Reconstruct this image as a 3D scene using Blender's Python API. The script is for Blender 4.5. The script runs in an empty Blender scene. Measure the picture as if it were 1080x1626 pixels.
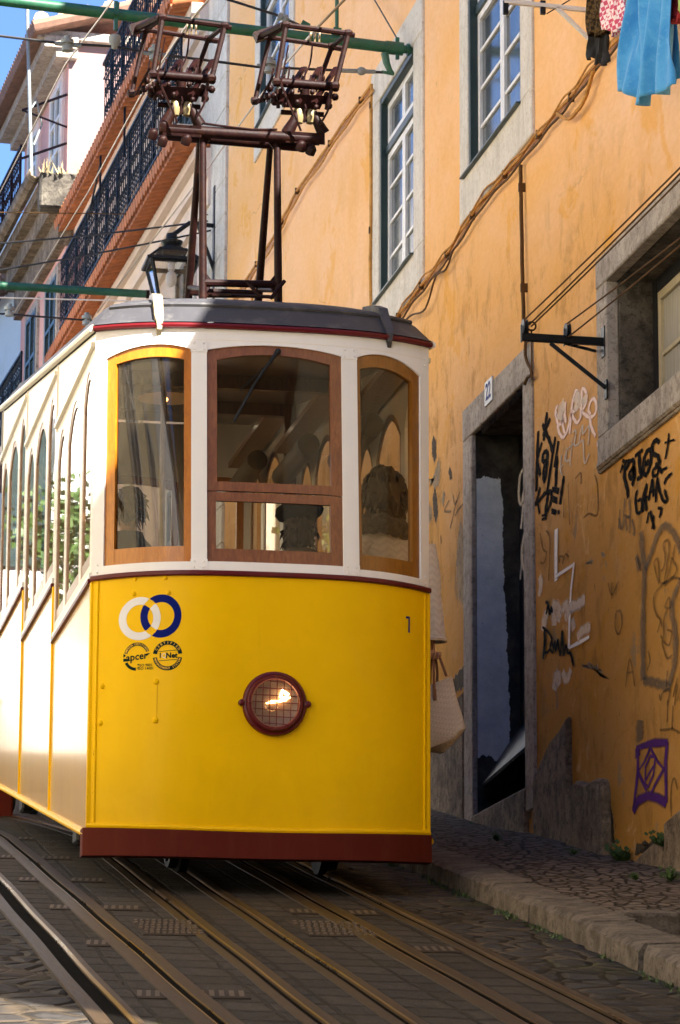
import bpy, bmesh, math, random
from mathutils import Vector, Matrix
random.seed(7)
SC = bpy.context.scene
COL = SC.collection
R_ = math.radians
SL = 0.15755            # gradient of the street
G0 = 0.06               # street level at the car's front (y = 0)
def gz(y): return SL*y + G0
# ------------------------------------------------------------------ camera model (used for survey points on real planes)
CF = 5332.93; CTH = .1976114; CYAW = .1796514; CROLL = .003650
CC = Vector((-2.8599, -18.1748, -1.4988))
VF = Vector((math.sin(CYAW)*math.cos(CTH), math.cos(CYAW)*math.cos(CTH), math.sin(CTH)))
_r0 = Vector((math.cos(CYAW), -math.sin(CYAW), 0)); _u0 = _r0.cross(VF)
VR = _r0*math.cos(CROLL) + _u0*math.sin(CROLL); VU = -_r0*math.sin(CROLL) + _u0*math.cos(CROLL)
def ray(u, v): return VF + VR*((u-540)/CF) - VU*((v-813)/CF)
def onX(u, v, X): d = ray(u, v); return CC + d*((X-CC.x)/d.x)
def onY(u, v, Y): d = ray(u, v); return CC + d*((Y-CC.y)/d.y)
def onG(u, v, h=G0): d = ray(u, v); return CC + d*((SL*CC.y+h-CC.z)/(d.z-SL*d.y))

# ------------------------------------------------------------------ materials
def newmat(name):
    m = bpy.data.materials.new(name); m.use_nodes = True
    nt = m.node_tree; nt.nodes.clear()
    out = nt.nodes.new('ShaderNodeOutputMaterial')
    return m, nt, out
class N:
    def __init__(s, nt): s.nt = nt
    def n(s, t, **kw):
        x = s.nt.nodes.new(t)
        for k, v in kw.items():
            if k.startswith('i_'):
                x.inputs[k[2:].replace('_', ' ')].default_value = v
            else: setattr(x, k, v)
        return x
    def l(s, a, b): s.nt.links.new(a, b)
    def coord(s, scale=(1, 1, 1), rot=(0, 0, 0)):
        tc = s.n('ShaderNodeTexCoord'); mp = s.n('ShaderNodeMapping')
        mp.inputs['Scale'].default_value = scale; mp.inputs['Rotation'].default_value = rot
        s.l(tc.outputs['Object'], mp.inputs['Vector']); return mp.outputs['Vector']
    def noise(s, vec, scale=5, detail=6, rough=.6, dist=0):
        x = s.n('ShaderNodeTexNoise'); x.inputs['Scale'].default_value = scale; x.inputs['Detail'].default_value = detail
        x.inputs['Roughness'].default_value = rough; x.inputs['Distortion'].default_value = dist
        s.l(vec, x.inputs['Vector']); return x.outputs['Fac']
    def ramp(s, fac, p0, p1, c0=(0, 0, 0, 1), c1=(1, 1, 1, 1)):
        x = s.n('ShaderNodeValToRGB'); e = x.color_ramp.elements
        e[0].position = p0; e[1].position = p1; e[0].color = c0; e[1].color = c1
        s.l(fac, x.inputs['Fac']); return x.outputs['Color']
    def rng(s, x, a, b):
        m_ = s.n('ShaderNodeMapRange', interpolation_type='SMOOTHSTEP'); m_.inputs['From Min'].default_value = a; m_.inputs['From Max'].default_value = b; s.l(x, m_.inputs['Value']); return m_.outputs['Result']
    def mix(s, fac, a, b, mode='MIX'):
        x = s.n('ShaderNodeMix', data_type='RGBA', blend_type=mode)
        for sock, v in ((x.inputs[0], fac), (x.inputs[6], a), (x.inputs[7], b)):
            if isinstance(v, (int, float)): sock.default_value = v
            elif isinstance(v, tuple): sock.default_value = v if len(v) == 4 else v+(1,)
            else: s.l(v, sock)
        return x.outputs[2]
    def math(s, op, a, b=0.5):
        x = s.n('ShaderNodeMath', operation=op)
        for i, v in enumerate((a, b)):
            if isinstance(v, (int, float)): x.inputs[i].default_value = v
            else: s.l(v, x.inputs[i])
        return x.outputs[0]
    def bump(s, h, strength=.3, dist=.01):
        x = s.n('ShaderNodeBump'); x.inputs['Strength'].default_value = strength; x.inputs['Distance'].default_value = dist
        s.l(h, x.inputs['Height']); return x.outputs['Normal']
    def bsdf(s, col, rough=.5, metal=0, nrm=None, coat=0, spec=.5, sheen=0):
        x = s.n('ShaderNodeBsdfPrincipled')
        if isinstance(col, tuple): x.inputs['Base Color'].default_value = col if len(col) == 4 else col+(1,)
        else: s.l(col, x.inputs['Base Color'])
        if isinstance(rough, (int, float)): x.inputs['Roughness'].default_value = rough
        else: s.l(rough, x.inputs['Roughness'])
        x.inputs['Metallic'].default_value = metal; x.inputs['Coat Weight'].default_value = coat
        x.inputs['Coat Roughness'].default_value = .12
        x.inputs['Specular IOR Level'].default_value = spec; x.inputs['Sheen Weight'].default_value = sheen
        if nrm is not None: s.l(nrm, x.inputs['Normal'])
        return x.outputs['BSDF']
def c4(c, k=1.0): return (c[0]*k, c[1]*k, c[2]*k, 1)
def simple(name, col, rough=.5, metal=0, var=.25, scale=6, bump=.15, stretch=(1, 1, 1), coat=0, dirt=None, dirtamt=.5, spec=.5, bscale=60):
    m, nt, out = newmat(name); k = N(nt)
    v = k.coord(stretch)
    f = k.noise(v, scale, 6, .65)
    c = k.mix(k.ramp(f, .3, .7), c4(col, 1-var), c4(col, 1+var*.6))
    if dirt:
        d = k.ramp(k.noise(v, scale*2.3, 8, .7), .5, .68)
        c = k.mix(k.math('MULTIPLY', d, dirtamt), c, c4(dirt))
    rg = k.math('ADD', k.math('MULTIPLY', f, .25), rough-.12)
    nr = k.bump(k.noise(v, bscale, 4, .6), bump, .004) if bump else None
    k.l(k.bsdf(c, rg, metal, nr, coat, spec), out.inputs['Surface']); return m

def wall_material(name, base, light, dark, drycol, peel=.0, zlow=0):
    m, nt, out = newmat(name); k = N(nt)
    v = k.coord((1, .45, 1)); vs = k.coord((1, .6, .65))
    big = k.noise(v, .55, 5, .6, .4); mid = k.noise(vs, 1.6, 8, .65); fine = k.noise(v, 28, 6, .7)
    c = k.mix(k.ramp(big, .35, .68), c4(base), c4(light))
    c = k.mix(k.math('MULTIPLY', k.ramp(mid, .54, .74), .38), c, c4(dark))
    sp = k.noise(k.coord((1.6, .8, 1.0)), 1.5, 9, .66, .5)
    c = k.mix(k.math('MULTIPLY', k.ramp(sp, .58, .62), .42), c, c4(dark, 1.35))
    sp2 = k.noise(k.coord((2, 1.1, 2.0)), 2.6, 9, .72)
    c = k.mix(k.math('MULTIPLY', k.math('MULTIPLY', k.ramp(sp2, .64, .69), .45), k.ramp(k.noise(v, .7, 4), .42, .6)), c, c4(drycol))
    c = k.mix(k.math('MULTIPLY', k.ramp(fine, .35, .7), .22), c, c4(dark))
    sc = k.noise(k.coord((3, 2, 1.2)), 3.2, 8, .75); c = k.mix(k.math('MULTIPLY', k.ramp(sc, .62, .72), .16), c, c4(light, 1.02))
    # hair cracks
    vo = k.n('ShaderNodeTexVoronoi', feature='DISTANCE_TO_EDGE'); vo.inputs['Scale'].default_value = .55
    w = k.n('ShaderNodeMix', data_type='VECTOR'); w.inputs[0].default_value = .35
    nn = k.n('ShaderNodeTexNoise'); nn.inputs['Scale'].default_value = 3; nn.inputs['Detail'].default_value = 6
    k.l(v, nn.inputs['Vector']); k.l(v, w.inputs[4]); k.l(nn.outputs['Color'], w.inputs[5]); k.l(w.outputs[1], vo.inputs['Vector'])
    cr = k.ramp(vo.outputs['Distance'], .0, .0035, (1, 1, 1, 1), (0, 0, 0, 1))
    crm = k.math('MULTIPLY', cr, k.math('MULTIPLY', k.ramp(k.noise(v, .8, 3), .5, .6), .5))
    c = k.mix(crm, c, c4(drycol, .6))
    # darker towards the pavement: height over the sloping street, scuffed, dirty, shade painted in
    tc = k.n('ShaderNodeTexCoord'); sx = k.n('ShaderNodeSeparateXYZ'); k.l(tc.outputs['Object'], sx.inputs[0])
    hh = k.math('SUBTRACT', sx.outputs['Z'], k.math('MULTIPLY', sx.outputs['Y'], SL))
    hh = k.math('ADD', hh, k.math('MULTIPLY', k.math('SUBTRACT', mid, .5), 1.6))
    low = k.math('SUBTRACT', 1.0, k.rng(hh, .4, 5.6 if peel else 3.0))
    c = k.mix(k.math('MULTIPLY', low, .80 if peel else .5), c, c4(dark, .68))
    if peel:
        band = k.math('MULTIPLY', k.rng(hh, .6, 1.3), k.math('SUBTRACT', 1.0, k.rng(hh, 2.6, 3.9)))
        ws = k.noise(k.coord((1, .8, 1.2)), 1.9, 9, .72, .6); c = k.mix(k.math('MULTIPLY', k.math('MULTIPLY', k.ramp(ws, .58, .68), band), .16), c, (.66, .48, .30))
        ds = k.noise(k.coord((2, 1.5, 1.1)), 2.2, 8, .7, .4); c = k.mix(k.math('MULTIPLY', k.math('MULTIPLY', k.ramp(ds, .52, .66), k.math('SUBTRACT', 1.0, k.rng(hh, 3.0, 5.4))), .62), c, (.25, .125, .025))
        chp = k.noise(k.coord((9, 7, 5)), 3.0, 5, .7); c = k.mix(k.math('MULTIPLY', k.math('MULTIPLY', k.ramp(chp, .655, .68), k.math('SUBTRACT', 1.0, k.rng(hh, 3.2, 4.6))), .8), c, (.12, .07, .03))
        wp = k.noise(k.coord((3, 2, 1.6)), 2.0, 8, .7, .8); c = k.mix(k.math('MULTIPLY', k.math('MULTIPLY', k.ramp(wp, .60, .66), k.math('SUBTRACT', 1.0, k.rng(hh, 3.4, 5.4))), .30), c, (.86, .60, .30))
        pm = k.ramp(k.math('ADD', k.noise(k.coord((1.5, 1.2, .9)), 2.2, 9, .68), k.math('MULTIPLY', low, .10)), .70, .715)
        c = k.mix(pm, c, c4(drycol))
    h = k.math('ADD', k.math('MULTIPLY', fine, .35), k.math('MULTIPLY', k.noise(v, 5, 6, .6), 1.0))
    nr = k.bump(h, .35, .02)
    k.l(k.bsdf(c, .9, 0, nr, 0, .12), out.inputs['Surface']); return m

def stone_material(name, a, b, dark, scale=3, bump=.6):
    m, nt, out = newmat(name); k = N(nt); v = k.coord()
    f = k.noise(v, scale, 8, .7, .3)
    c = k.mix(k.ramp(f, .38, .62), c4(a), c4(b))
    mo = k.noise(v, 13, 6, .75); c = k.mix(k.math('MULTIPLY', k.ramp(mo, .50, .60), .6), c, c4(dark, 1.5))
    pit = k.noise(v, 32, 5, .75)
    c = k.mix(k.math('MULTIPLY', k.ramp(pit, .55, .66), .7), c, c4(dark))
    st = k.noise(k.coord((3, 3, .4)), 2, 6, .6)
    c = k.mix(k.math('MULTIPLY', k.ramp(st, .5, .75), .45), c, c4(dark))
    h = k.math('ADD', k.math('MULTIPLY', pit, -.5), k.noise(v, 9, 7, .65))
    k.l(k.bsdf(c, .85, 0, k.bump(h, bump, .02), 0, .25), out.inputs['Surface']); return m

def wood_material(name, col, dark, rough=.35, axis=(3, 3, .6), coat=.4):
    m, nt, out = newmat(name); k = N(nt)
    v = k.coord(axis); f = k.noise(v, 14, 8, .7, 1.2)
    c = k.mix(k.ramp(f, .35, .68), c4(dark), c4(col))
    g = k.noise(k.coord((1, 1, 1)), 4, 3, .5)
    c = k.mix(k.math('MULTIPLY', k.ramp(g, .55, .75), .4), c, c4(dark))
    k.l(k.bsdf(c, rough, 0, k.bump(f, .12, .003), coat), out.inputs['Surface']); return m

def glass_material(name, tint, refl=1.0, dust=.04):
    m, nt, out = newmat(name); k = N(nt)
    tr = k.n('ShaderNodeBsdfTransparent'); tr.inputs[0].default_value = c4(tint)
    gl = k.n('ShaderNodeBsdfGlossy'); gl.inputs['Roughness'].default_value = .015
    gl.inputs['Color'].default_value = (.95, .97, 1, 1)
    bm = k.bump(k.noise(k.coord(), 1.3, 2, .4), .05, .02); k.l(bm, gl.inputs['Normal'])
    ge = k.n('ShaderNodeNewGeometry'); dt = k.n('ShaderNodeVectorMath', operation='DOT_PRODUCT'); k.l(ge.outputs['Incoming'], dt.inputs[0]); k.l(ge.outputs['Normal'], dt.inputs[1])
    fz = k.math('POWER', k.math('SUBTRACT', 1.0, k.math('ABSOLUTE', dt.outputs['Value'])), 5.0); fz = k.math('ADD', k.math('MULTIPLY', fz, .93), .07)
    ms = k.n('ShaderNodeMixShader'); k.l(k.math('MULTIPLY', fz, refl), ms.inputs[0])
    k.l(tr.outputs[0], ms.inputs[1]); k.l(gl.outputs[0], ms.inputs[2])
    df = k.n('ShaderNodeBsdfDiffuse'); df.inputs[0].default_value = (.30, .24, .16, 1)
    m2 = k.n('ShaderNodeMixShader')
    k.l(k.math('MULTIPLY', k.ramp(k.noise(k.coord(), 3, 6, .7), .35, .8), dust), m2.inputs[0])
    k.l(ms.outputs[0], m2.inputs[1]); k.l(df.outputs[0], m2.inputs[2])
    k.l(m2.outputs[0], out.inputs['Surface']); return m

def paint_material(name, col, cover=.9, soft=False, rough=.6):
    """spray or marker paint worn into the plaster: patchy coverage"""
    m, nt, out = newmat(name); k = N(nt)
    v = k.coord()
    f = k.ramp(k.noise(v, 26, 7, .75), .30-.15*cover, .52-.1*cover)
    at_ = k.n('ShaderNodeAttribute'); at_.attribute_name = 'cover'
    fac = k.math('MULTIPLY', k.math('MULTIPLY', f, cover), k.math('POWER', at_.outputs['Fac'], .8))
    tr = k.n('ShaderNodeBsdfTransparent'); ms = k.n('ShaderNodeMixShader')
    k.l(fac, ms.inputs[0]); k.l(tr.outputs[0], ms.inputs[1]); k.l(k.bsdf(c4(col), .9, 0, None, 0, .04), ms.inputs[2])
    k.l(ms.outputs[0], out.inputs['Surface']); return m

def emit_material(name, col, st):
    m, nt, out = newmat(name); k = N(nt); e = k.n('ShaderNodeEmission'); e.inputs[0].default_value = c4(col); e.inputs[1].default_value = st
    k.l(e.outputs[0], out.inputs['Surface']); return m

def car_paint(name, col, fade, rough=.3, streak=.2, coat=.3, spec=.4, grime=False):
    m, nt, out = newmat(name); k = N(nt)
    v = k.coord((4, 4, .35)); f = k.noise(v, 3, 8, .7); g = k.noise(k.coord(), 1.2, 5, .6)
    c = k.mix(k.ramp(g, .3, .7), c4(col, .93), c4(col, 1.04))
    c = k.mix(k.math('MULTIPLY', k.ramp(f, .5, .75), streak), c, c4(fade))
    sp = k.noise(k.coord(), 45, 5, .7)
    c = k.mix(k.math('MULTIPLY', k.ramp(sp, .68, .74), .25), c, c4(fade, .5))
    if grime:
        tc = k.n('ShaderNodeTexCoord'); sx = k.n('ShaderNodeSeparateXYZ'); k.l(tc.outputs['Object'], sx.inputs[0])
        up = k.math('ADD', sx.outputs['Z'], k.math('MULTIPLY', k.math('SUBTRACT', k.noise(k.coord((1, 1, .4)), 5, 7, .7), .5), .9))
        c = k.mix(k.math('MULTIPLY', k.ramp(up, .30, .80, (1, 1, 1, 1), (0, 0, 0, 1)), .20), c, (.42, .22, .002))
        run = k.noise(k.coord((14, 14, .5)), 2.0, 6, .7); c = k.mix(k.math('MULTIPLY', k.ramp(run, .62, .76), .10), c, (.50, .26, .0))
        pale = k.noise(k.coord((1.2, 1.2, 1.0)), 1.7, 5, .6, .5); c = k.mix(k.math('MULTIPLY', k.ramp(pale, .55, .68), .30), c, (.88, .54, .02))
        ch = k.noise(k.coord(), 60, 6, .8); c = k.mix(k.math('MULTIPLY', k.ramp(ch, .715, .73), .75), c, (.14, .07, .02))
    rg = k.math('ADD', k.math('MULTIPLY', f, .3), rough-.15)
    h = k.math('ADD', k.math('MULTIPLY', k.noise(k.coord((1, 1, .5)), 2.2, 3, .5), 1.6), k.math('ADD', k.math('MULTIPLY', sp, .02), k.math('MULTIPLY', k.noise(k.coord(), 9, 3, .5), .12)))
    k.l(k.bsdf(c, rg, 0, k.bump(h, .16 if grime else .10, .03), coat, spec), out.inputs['Surface']); return m

M = {}
def mats():
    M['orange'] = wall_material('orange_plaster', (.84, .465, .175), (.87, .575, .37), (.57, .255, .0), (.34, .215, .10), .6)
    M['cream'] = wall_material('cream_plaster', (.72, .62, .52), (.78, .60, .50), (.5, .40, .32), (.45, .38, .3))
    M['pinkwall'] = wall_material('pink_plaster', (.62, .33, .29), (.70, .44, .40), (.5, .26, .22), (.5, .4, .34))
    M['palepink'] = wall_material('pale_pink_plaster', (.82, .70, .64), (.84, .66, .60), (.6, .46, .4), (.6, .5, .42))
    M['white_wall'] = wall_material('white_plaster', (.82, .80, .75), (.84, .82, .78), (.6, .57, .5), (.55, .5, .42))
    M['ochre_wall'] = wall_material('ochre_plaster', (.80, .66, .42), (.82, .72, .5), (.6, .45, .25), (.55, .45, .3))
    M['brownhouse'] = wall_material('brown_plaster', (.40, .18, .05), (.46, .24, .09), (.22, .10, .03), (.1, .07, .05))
    M['stone'] = stone_material('grey_limestone', (.34, .295, .25), (.46, .41, .355), (.11, .092, .072))
    M['stone_pale'] = stone_material('pale_limestone', (.60, .57, .50), (.68, .64, .57), (.34, .30, .24), bump=.3)
    M['stone_dark'] = stone_material('weathered_plinth_stone', (.15, .11, .072), (.33, .25, .17), (.035, .027, .018), 5, 1.8)
    M['kerb'] = stone_material('kerb_granite', (.105, .086, .068), (.20, .165, .135), (.035, .027, .018), 5, 1.8)
    M['yellow'] = car_paint('yellow_coach_paint', (.90, .545, .0), (.82, .47, .0), .42, .15, .05, .10, True)
    M['yellow_side'] = car_paint('yellow_side_paint', (.80, .44, .015), (.86, .64, .26), .34, .75, .85, .6)
    M['white'] = car_paint('white_coach_paint', (.83, .83, .84), (.68, .65, .6), .42, .2, .1, .3)
    M['creampaint'] = car_paint('cream_coach_paint', (.80, .76, .66), (.66, .58, .44), .4, .3)
    M['ribpaint'] = car_paint('cream_rib_paint', (.30, .255, .16), (.26, .2, .12), .6, .3)
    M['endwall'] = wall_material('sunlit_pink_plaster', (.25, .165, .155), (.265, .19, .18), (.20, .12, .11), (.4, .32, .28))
    M['drygrass'] = simple('dry_grass', (.24, .19, .10), .8, 0, .4, 20, .2)
    M['blind'] = simple('olive_rolled_blind', (.13, .10, .06), .6, 0, .3, 5, .2)
    M['maroon'] = car_paint('maroon_paint', (.10, .007, .012), (.16, .03, .025), .35, .3, .1, .25)
    M['redtrim'] = car_paint('red_trim_paint', (.11, .006, .009), (.16, .03, .03), .4, .2, .1, .2)
    M['bumper'] = car_paint('oxide_red_paint', (.088, .011, .006), (.13, .034, .018), .7, .4, .0, .12)
    M['amber'] = wood_material('amber_varnished_wood', (.52, .185, .006), (.36, .115, .004), .3)
    M['brownwood'] = wood_material('brown_varnished_wood', (.27, .105, .04), (.15, .05, .02), .35)
    M['oakwood'] = wood_material('dark_amber_wood', (.30, .12, .010), (.18, .065, .006), .3)
    M['palewood'] = wood_material('pale_sash_wood', (.44, .28, .17), (.30, .17, .09), .4)
    M['darkwood'] = wood_material('dark_interior_wood', (.15, .07, .03), (.07, .03, .014), .4)
    M['roof'] = simple('grey_roof_paint', (.046, .045, .052), .6, 0, .2, 3, .2, dirt=(.2, .19, .17), dirtamt=.4)
    M['iron'] = simple('dark_painted_iron', (.009, .011, .013), .45, 0, .3, 9, .2, spec=.25)
    M['teal_iron'] = simple('blue_black_railing_iron', (.005, .009, .015), .5, 0, .3, 9, .2, spec=.2)
    M['rust'] = simple('rust_brown_iron', (.013, .0035, .0035), .5, 0, .5, 9, .4, dirt=(.05, .018, .005), dirtamt=.3, spec=.12)
    M['steel'] = simple('worn_steel', (.5, .48, .46), .35, .9, .2, 20, .1)
    M['green'] = simple('green_pole_paint', (.018, .11, .058), .4, 0, .3, 8, .15, dirt=(.08, .1, .07), dirtamt=.4)
    M['porcelain'] = simple('cream_porcelain', (.20, .16, .08), .3, 0, .2, 9, .05)
    M['greyins'] = simple('grey_insulator', (.22, .25, .25), .4, 0, .2, 20, .1)
    M['copperwire'] = simple('tan_contact_wire', (.26, .19, .10), .4, .5, .2, 20, 0)
    M['blackwire'] = simple('black_cable', (.015, .015, .018), .5, 0, .2, 20, 0)
    M['tancable'] = simple('painted_wall_cable', (.52, .26, .065), .7, 0, .3, 9, .2, dirt=(.22, .11, .03), dirtamt=.6, spec=.15)
    M['browncable'] = simple('brown_wall_cable', (.10, .052, .018), .7, 0, .3, 9, .2, spec=.15)
    M['rail'] = simple('rusty_rail_steel', (.042, .026, .012), .50, .0, .6, 14, .3, (6, .3, 1), dirt=(.018, .010, .004), dirtamt=.8, spec=.2)
    M['railshine'] = simple('polished_rail_head', (.15, .095, .04), .30, .7, .5, 3, .02, (3, .25, 1))
    M['slot'] = simple('black_slot', (.004, .0035, .003), .95, 0, .1, 4, 0, spec=.02)
    M['grate_bar'] = simple('worn_grate_bar', (.10, .075, .052), .6, 0, .4, 30, .3, spec=.2)
    M['castiron'] = simple('cast_iron_grate', (.030, .021, .014), .7, .0, .4, 20, .4, spec=.15)
    M['glass'] = glass_material('window_glass', (.68, .60, .47), .5, .05)
    M['hazyglass'] = glass_material('hazy_brown_window_glass', (.42, .35, .25), .6, .16)
    M['sideglass'] = glass_material('side_window_glass', (.90, .88, .84), 1.0, .03)
    M['lampglass'] = glass_material('lamp_glass', (.85, .85, .82), .9, .15)
    M['pane'] = simple('dark_window_pane', (.085, .10, .11), .12, 0, .75, 1.1, .02, spec=.7)
    M['curtain'] = simple('grey_net_curtain', (.38, .36, .31), .8, 0, .25, 8, .3, (1, 9, .4))
    M['greenframe'] = simple('dark_green_frame_paint', (.015, .035, .033), .45, 0, .3, 8, .15)
    M['whiteframe'] = simple('white_window_paint', (.72, .72, .70), .45, 0, .12, 8, .1)
    M['creamframe'] = simple('aged_cream_window_paint', (.52, .45, .30), .5, 0, .2, 8, .2)
    M['doorblack'] = simple('black_door_paint', (.008, .008, .010), .35, 0, .3, 5, .2)
    M['blackvoid'] = simple('dark_interior', (.006, .006, .006), .9, 0, .1, 4, 0)
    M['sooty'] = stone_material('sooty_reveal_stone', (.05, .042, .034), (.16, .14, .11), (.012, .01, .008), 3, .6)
    M['bluepaint'] = reveal_mat()
    M['sheet'] = simple('grey_metal_flap', (.018, .022, .024), .5, .3, .4, 3, .2, dirt=(.2, .22, .22), dirtamt=.4)
    M['tile'] = simple('terracotta_tile', (.46, .15, .05), .8, 0, .35, 7, .4, dirt=(.2, .1, .05), dirtamt=.5)
    M['oldtile'] = simple('old_dark_roof_tile', (.22, .12, .08), .85, 0, .4, 6, .5, dirt=(.08, .07, .05), dirtamt=.6)
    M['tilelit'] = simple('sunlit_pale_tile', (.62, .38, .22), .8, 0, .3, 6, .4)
    M['moss'] = simple('green_weed_leaf', (.035, .075, .012), .6, 0, .5, 20, .2)
    M['leaf'] = simple('tree_leaf', (.055, .105, .018), .55, 0, .5, 3, 0)
    M['bark'] = simple('tree_bark', (.12, .09, .06), .9, 0, .3, 8, .5, (1, 1, .3))
    M['skin'] = simple('skin', (.55, .32, .23), .5, 0, .12, 10, .05)
    M['hair'] = simple('brown_hair', (.05, .028, .014), .5, 0, .5, 30, .5, (3, 3, .6), bscale=90)
    M['fur'] = simple('grey_fur', (.14, .12, .10), .9, 0, .5, 35, .9, bscale=90)
    M['darkcloth'] = simple('black_wool', (.006, .0055, .006), .95, 0, .3, 12, .3)
    M['jeans'] = simple('blue_denim', (.03, .05, .10), .85, 0, .3, 12, .3)
    M['leather'] = simple('tan_leather', (.22, .085, .03), .5, 0, .25, 12, .2)
    M['wallpaint_white'] = paint_material('white_spray', (.95, .92, .86), .95)
    M['wallpaint_pink'] = paint_material('pink_white_spray', (.95, .74, .66), .95)
    M['wallpaint_ghost'] = paint_material('worn_white_spray', (.95, .86, .72), .58)
    M['wallpaint_black'] = paint_material('black_spray', (.012, .010, .009), 1.0)
    M['wallpaint_grey'] = paint_material('faded_grey_spray', (.16, .13, .10), .62)
    M['wallpaint_faint'] = paint_material('faint_marker', (.10, .06, .03), .5)
    M['wallpaint_purple'] = paint_material('purple_spray', (.085, .025, .17), .95)
    M['wallpaint_silver'] = paint_material('silver_marker', (.66, .58, .48), .8)
    M['plaster_bare'] = stone_material('bare_grey_plaster', (.27, .20, .125), (.38, .28, .16), (.10, .07, .035), 3, .8)
    M['plaster_rim'] = stone_material('crumbled_ochre_plaster', (.46, .24, .07), (.56, .33, .13), (.26, .14, .05), 4, .8)
    M['plaster_hole'] = stone_material('dark_plaster_hole', (.05, .035, .02), (.10, .07, .035), (.02, .015, .01), 5, .8)
    M['decal_white'] = simple('white_decal', (.80, .80, .82), .5, 0, .04, 6, 0, spec=.1)
    M['plaque'] = simple('worn_enamel_plaque', (.42, .42, .43), .4, 0, .35, 14, .1, dirt=(.2, .15, .1), dirtamt=.6)
    M['decal_blue'] = simple('navy_decal', (.002, .010, .17), .5, 0, .08, 6, 0, spec=.06)
    M['decal_black'] = simple('dark_green_decal', (.006, .022, .018), .5, 0, .08, 6, 0, spec=.06)
    M['decal_yellow'] = simple('yellow_lettering', (.72, .42, .02), .35, 0, .04, 6, 0)
    M['bulb'] = emit_material('glowing_filament', (1, .46, .15), 4)
    M['bulbhot'] = emit_material('glowing_bulb_core', (1, .55, .22), 5)
    M['reflector'] = simple('aged_lamp_reflector', (.20, .15, .12), .35, .3, .5, 9, .3)
    M['towel'] = towel_mat(); M['plaid'] = check_mat('brown_plaid', (.10, .06, .02), (.03, .018, .008), 45)
    M['gingham'] = check_mat('pink_gingham', (.62, .10, .18), (.85, .75, .75), 40)
    M['tweed'] = simple('charcoal_tweed', (.035, .032, .030), .9, 0, .9, 90, .5)
    M['redcloth'] = simple('red_cloth', (.30, .012, .018), .85, 0, .3, 8, .2)
    M['limecloth'] = simple('lime_cloth', (.35, .5, .12), .85, 0, .3, 8, .2)
    M['quilt'] = quilt_mat(); M['bag'] = bag_mat()
    M['cobble'] = cobble_mat(); M['setts'] = sett_mat(); M['paving'] = paving_mat(); M['ground'] = M['cobble']

def towel_mat():
    m, nt, out = newmat('blue_terry_towel'); k = N(nt); v = k.coord()
    f = k.noise(v, 5, 6, .6, 1.5); fl = k.ramp(k.noise(v, 14, 4, .6, 3.5), .60, .64)
    c = k.mix(k.ramp(f, .3, .7), (.035, .27, .66), (.09, .39, .76)); c = k.mix(k.math('MULTIPLY', fl, .22), c, (.30, .56, .84))
    k.l(k.bsdf(c, .9, 0, k.bump(k.noise(v, 140, 3, .6), .5, .006), 0, .2, .4), out.inputs['Surface']); return m
def check_mat(name, a, b, sc):
    m, nt, out = newmat(name); k = N(nt); v = k.coord((1, 1, 1), (0, .35, .5))
    ch = k.n('ShaderNodeTexChecker'); ch.inputs['Scale'].default_value = sc
    ch.inputs['Color1'].default_value = c4(a); ch.inputs['Color2'].default_value = c4(b); k.l(v, ch.inputs['Vector'])
    k.l(k.bsdf(ch.outputs['Color'], .9, 0, k.bump(k.noise(v, 80, 3), .3, .004), 0, .2), out.inputs['Surface']); return m
def reveal_mat():
    m, nt, out = newmat('flaking_blue_reveal'); k = N(nt); v = k.coord()
    tc = k.n('ShaderNodeTexCoord'); sx = k.n('ShaderNodeSeparateXYZ'); k.l(tc.outputs['Object'], sx.inputs[0])
    e = k.math('ADD', sx.outputs['X'], k.math('MULTIPLY', k.math('SUBTRACT', k.noise(v, 6, 7, .7), .5), .10))
    e = k.math('ADD', e, k.math('MULTIPLY', k.ramp(sx.outputs['Z'], 0.0, 1.0), 0.0))
    side = k.ramp(e, 0.0, 1.0); sidem = k.math('LESS_THAN', e, k.math('ADD', 2.605, k.math('MULTIPLY', k.math('SUBTRACT', 3.6, sx.outputs['Z']), .028)))
    topm = k.math('LESS_THAN', k.math('ADD', sx.outputs['Z'], k.math('MULTIPLY', k.noise(v, 8, 5), .2)), 3.68)
    lowm = k.math('GREATER_THAN', k.math('ADD', sx.outputs['Z'], k.math('MULTIPLY', k.noise(v, 9, 5), .2)), 1.62)
    gap = k.math('GREATER_THAN', k.math('ABSOLUTE', k.math('SUBTRACT', k.math('ADD', sx.outputs['Z'], k.math('MULTIPLY', k.noise(v, 7, 5), .16)), 2.86)), k.math('MULTIPLY', k.math('ABSOLUTE', k.math('SUBTRACT', e, 2.535)), 1.3))
    gap = k.math('MAXIMUM', gap, k.math('GREATER_THAN', k.math('ADD', e, k.math('MULTIPLY', k.math('ABSOLUTE', k.math('SUBTRACT', sx.outputs['Z'], 2.9)), .0)), 9.0))
    ms = k.math('MULTIPLY', k.math('MULTIPLY', sidem, topm), lowm)
    f = k.noise(v, 5, 7, .7); bl = k.mix(k.ramp(f, .36, .64), (.50, .57, .61), (.70, .75, .77)); pit = k.noise(v, 38, 5, .75)
    bl = k.mix(k.math('MULTIPLY', k.ramp(pit, .63, .68), .7), bl, (.10, .12, .14))
    so_ = k.mix(k.ramp(f, .35, .7), (.022, .02, .018), (.085, .078, .066))
    c = k.mix(ms, so_, bl)
    h = k.math('ADD', k.math('MULTIPLY', ms, .6), k.math('ADD', k.noise(v, 12, 6, .7), k.math('MULTIPLY', pit, -.5)))
    k.l(k.bsdf(c, .85, 0, k.bump(h, .8, .015), 0, .2), out.inputs['Surface']); return m
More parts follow.
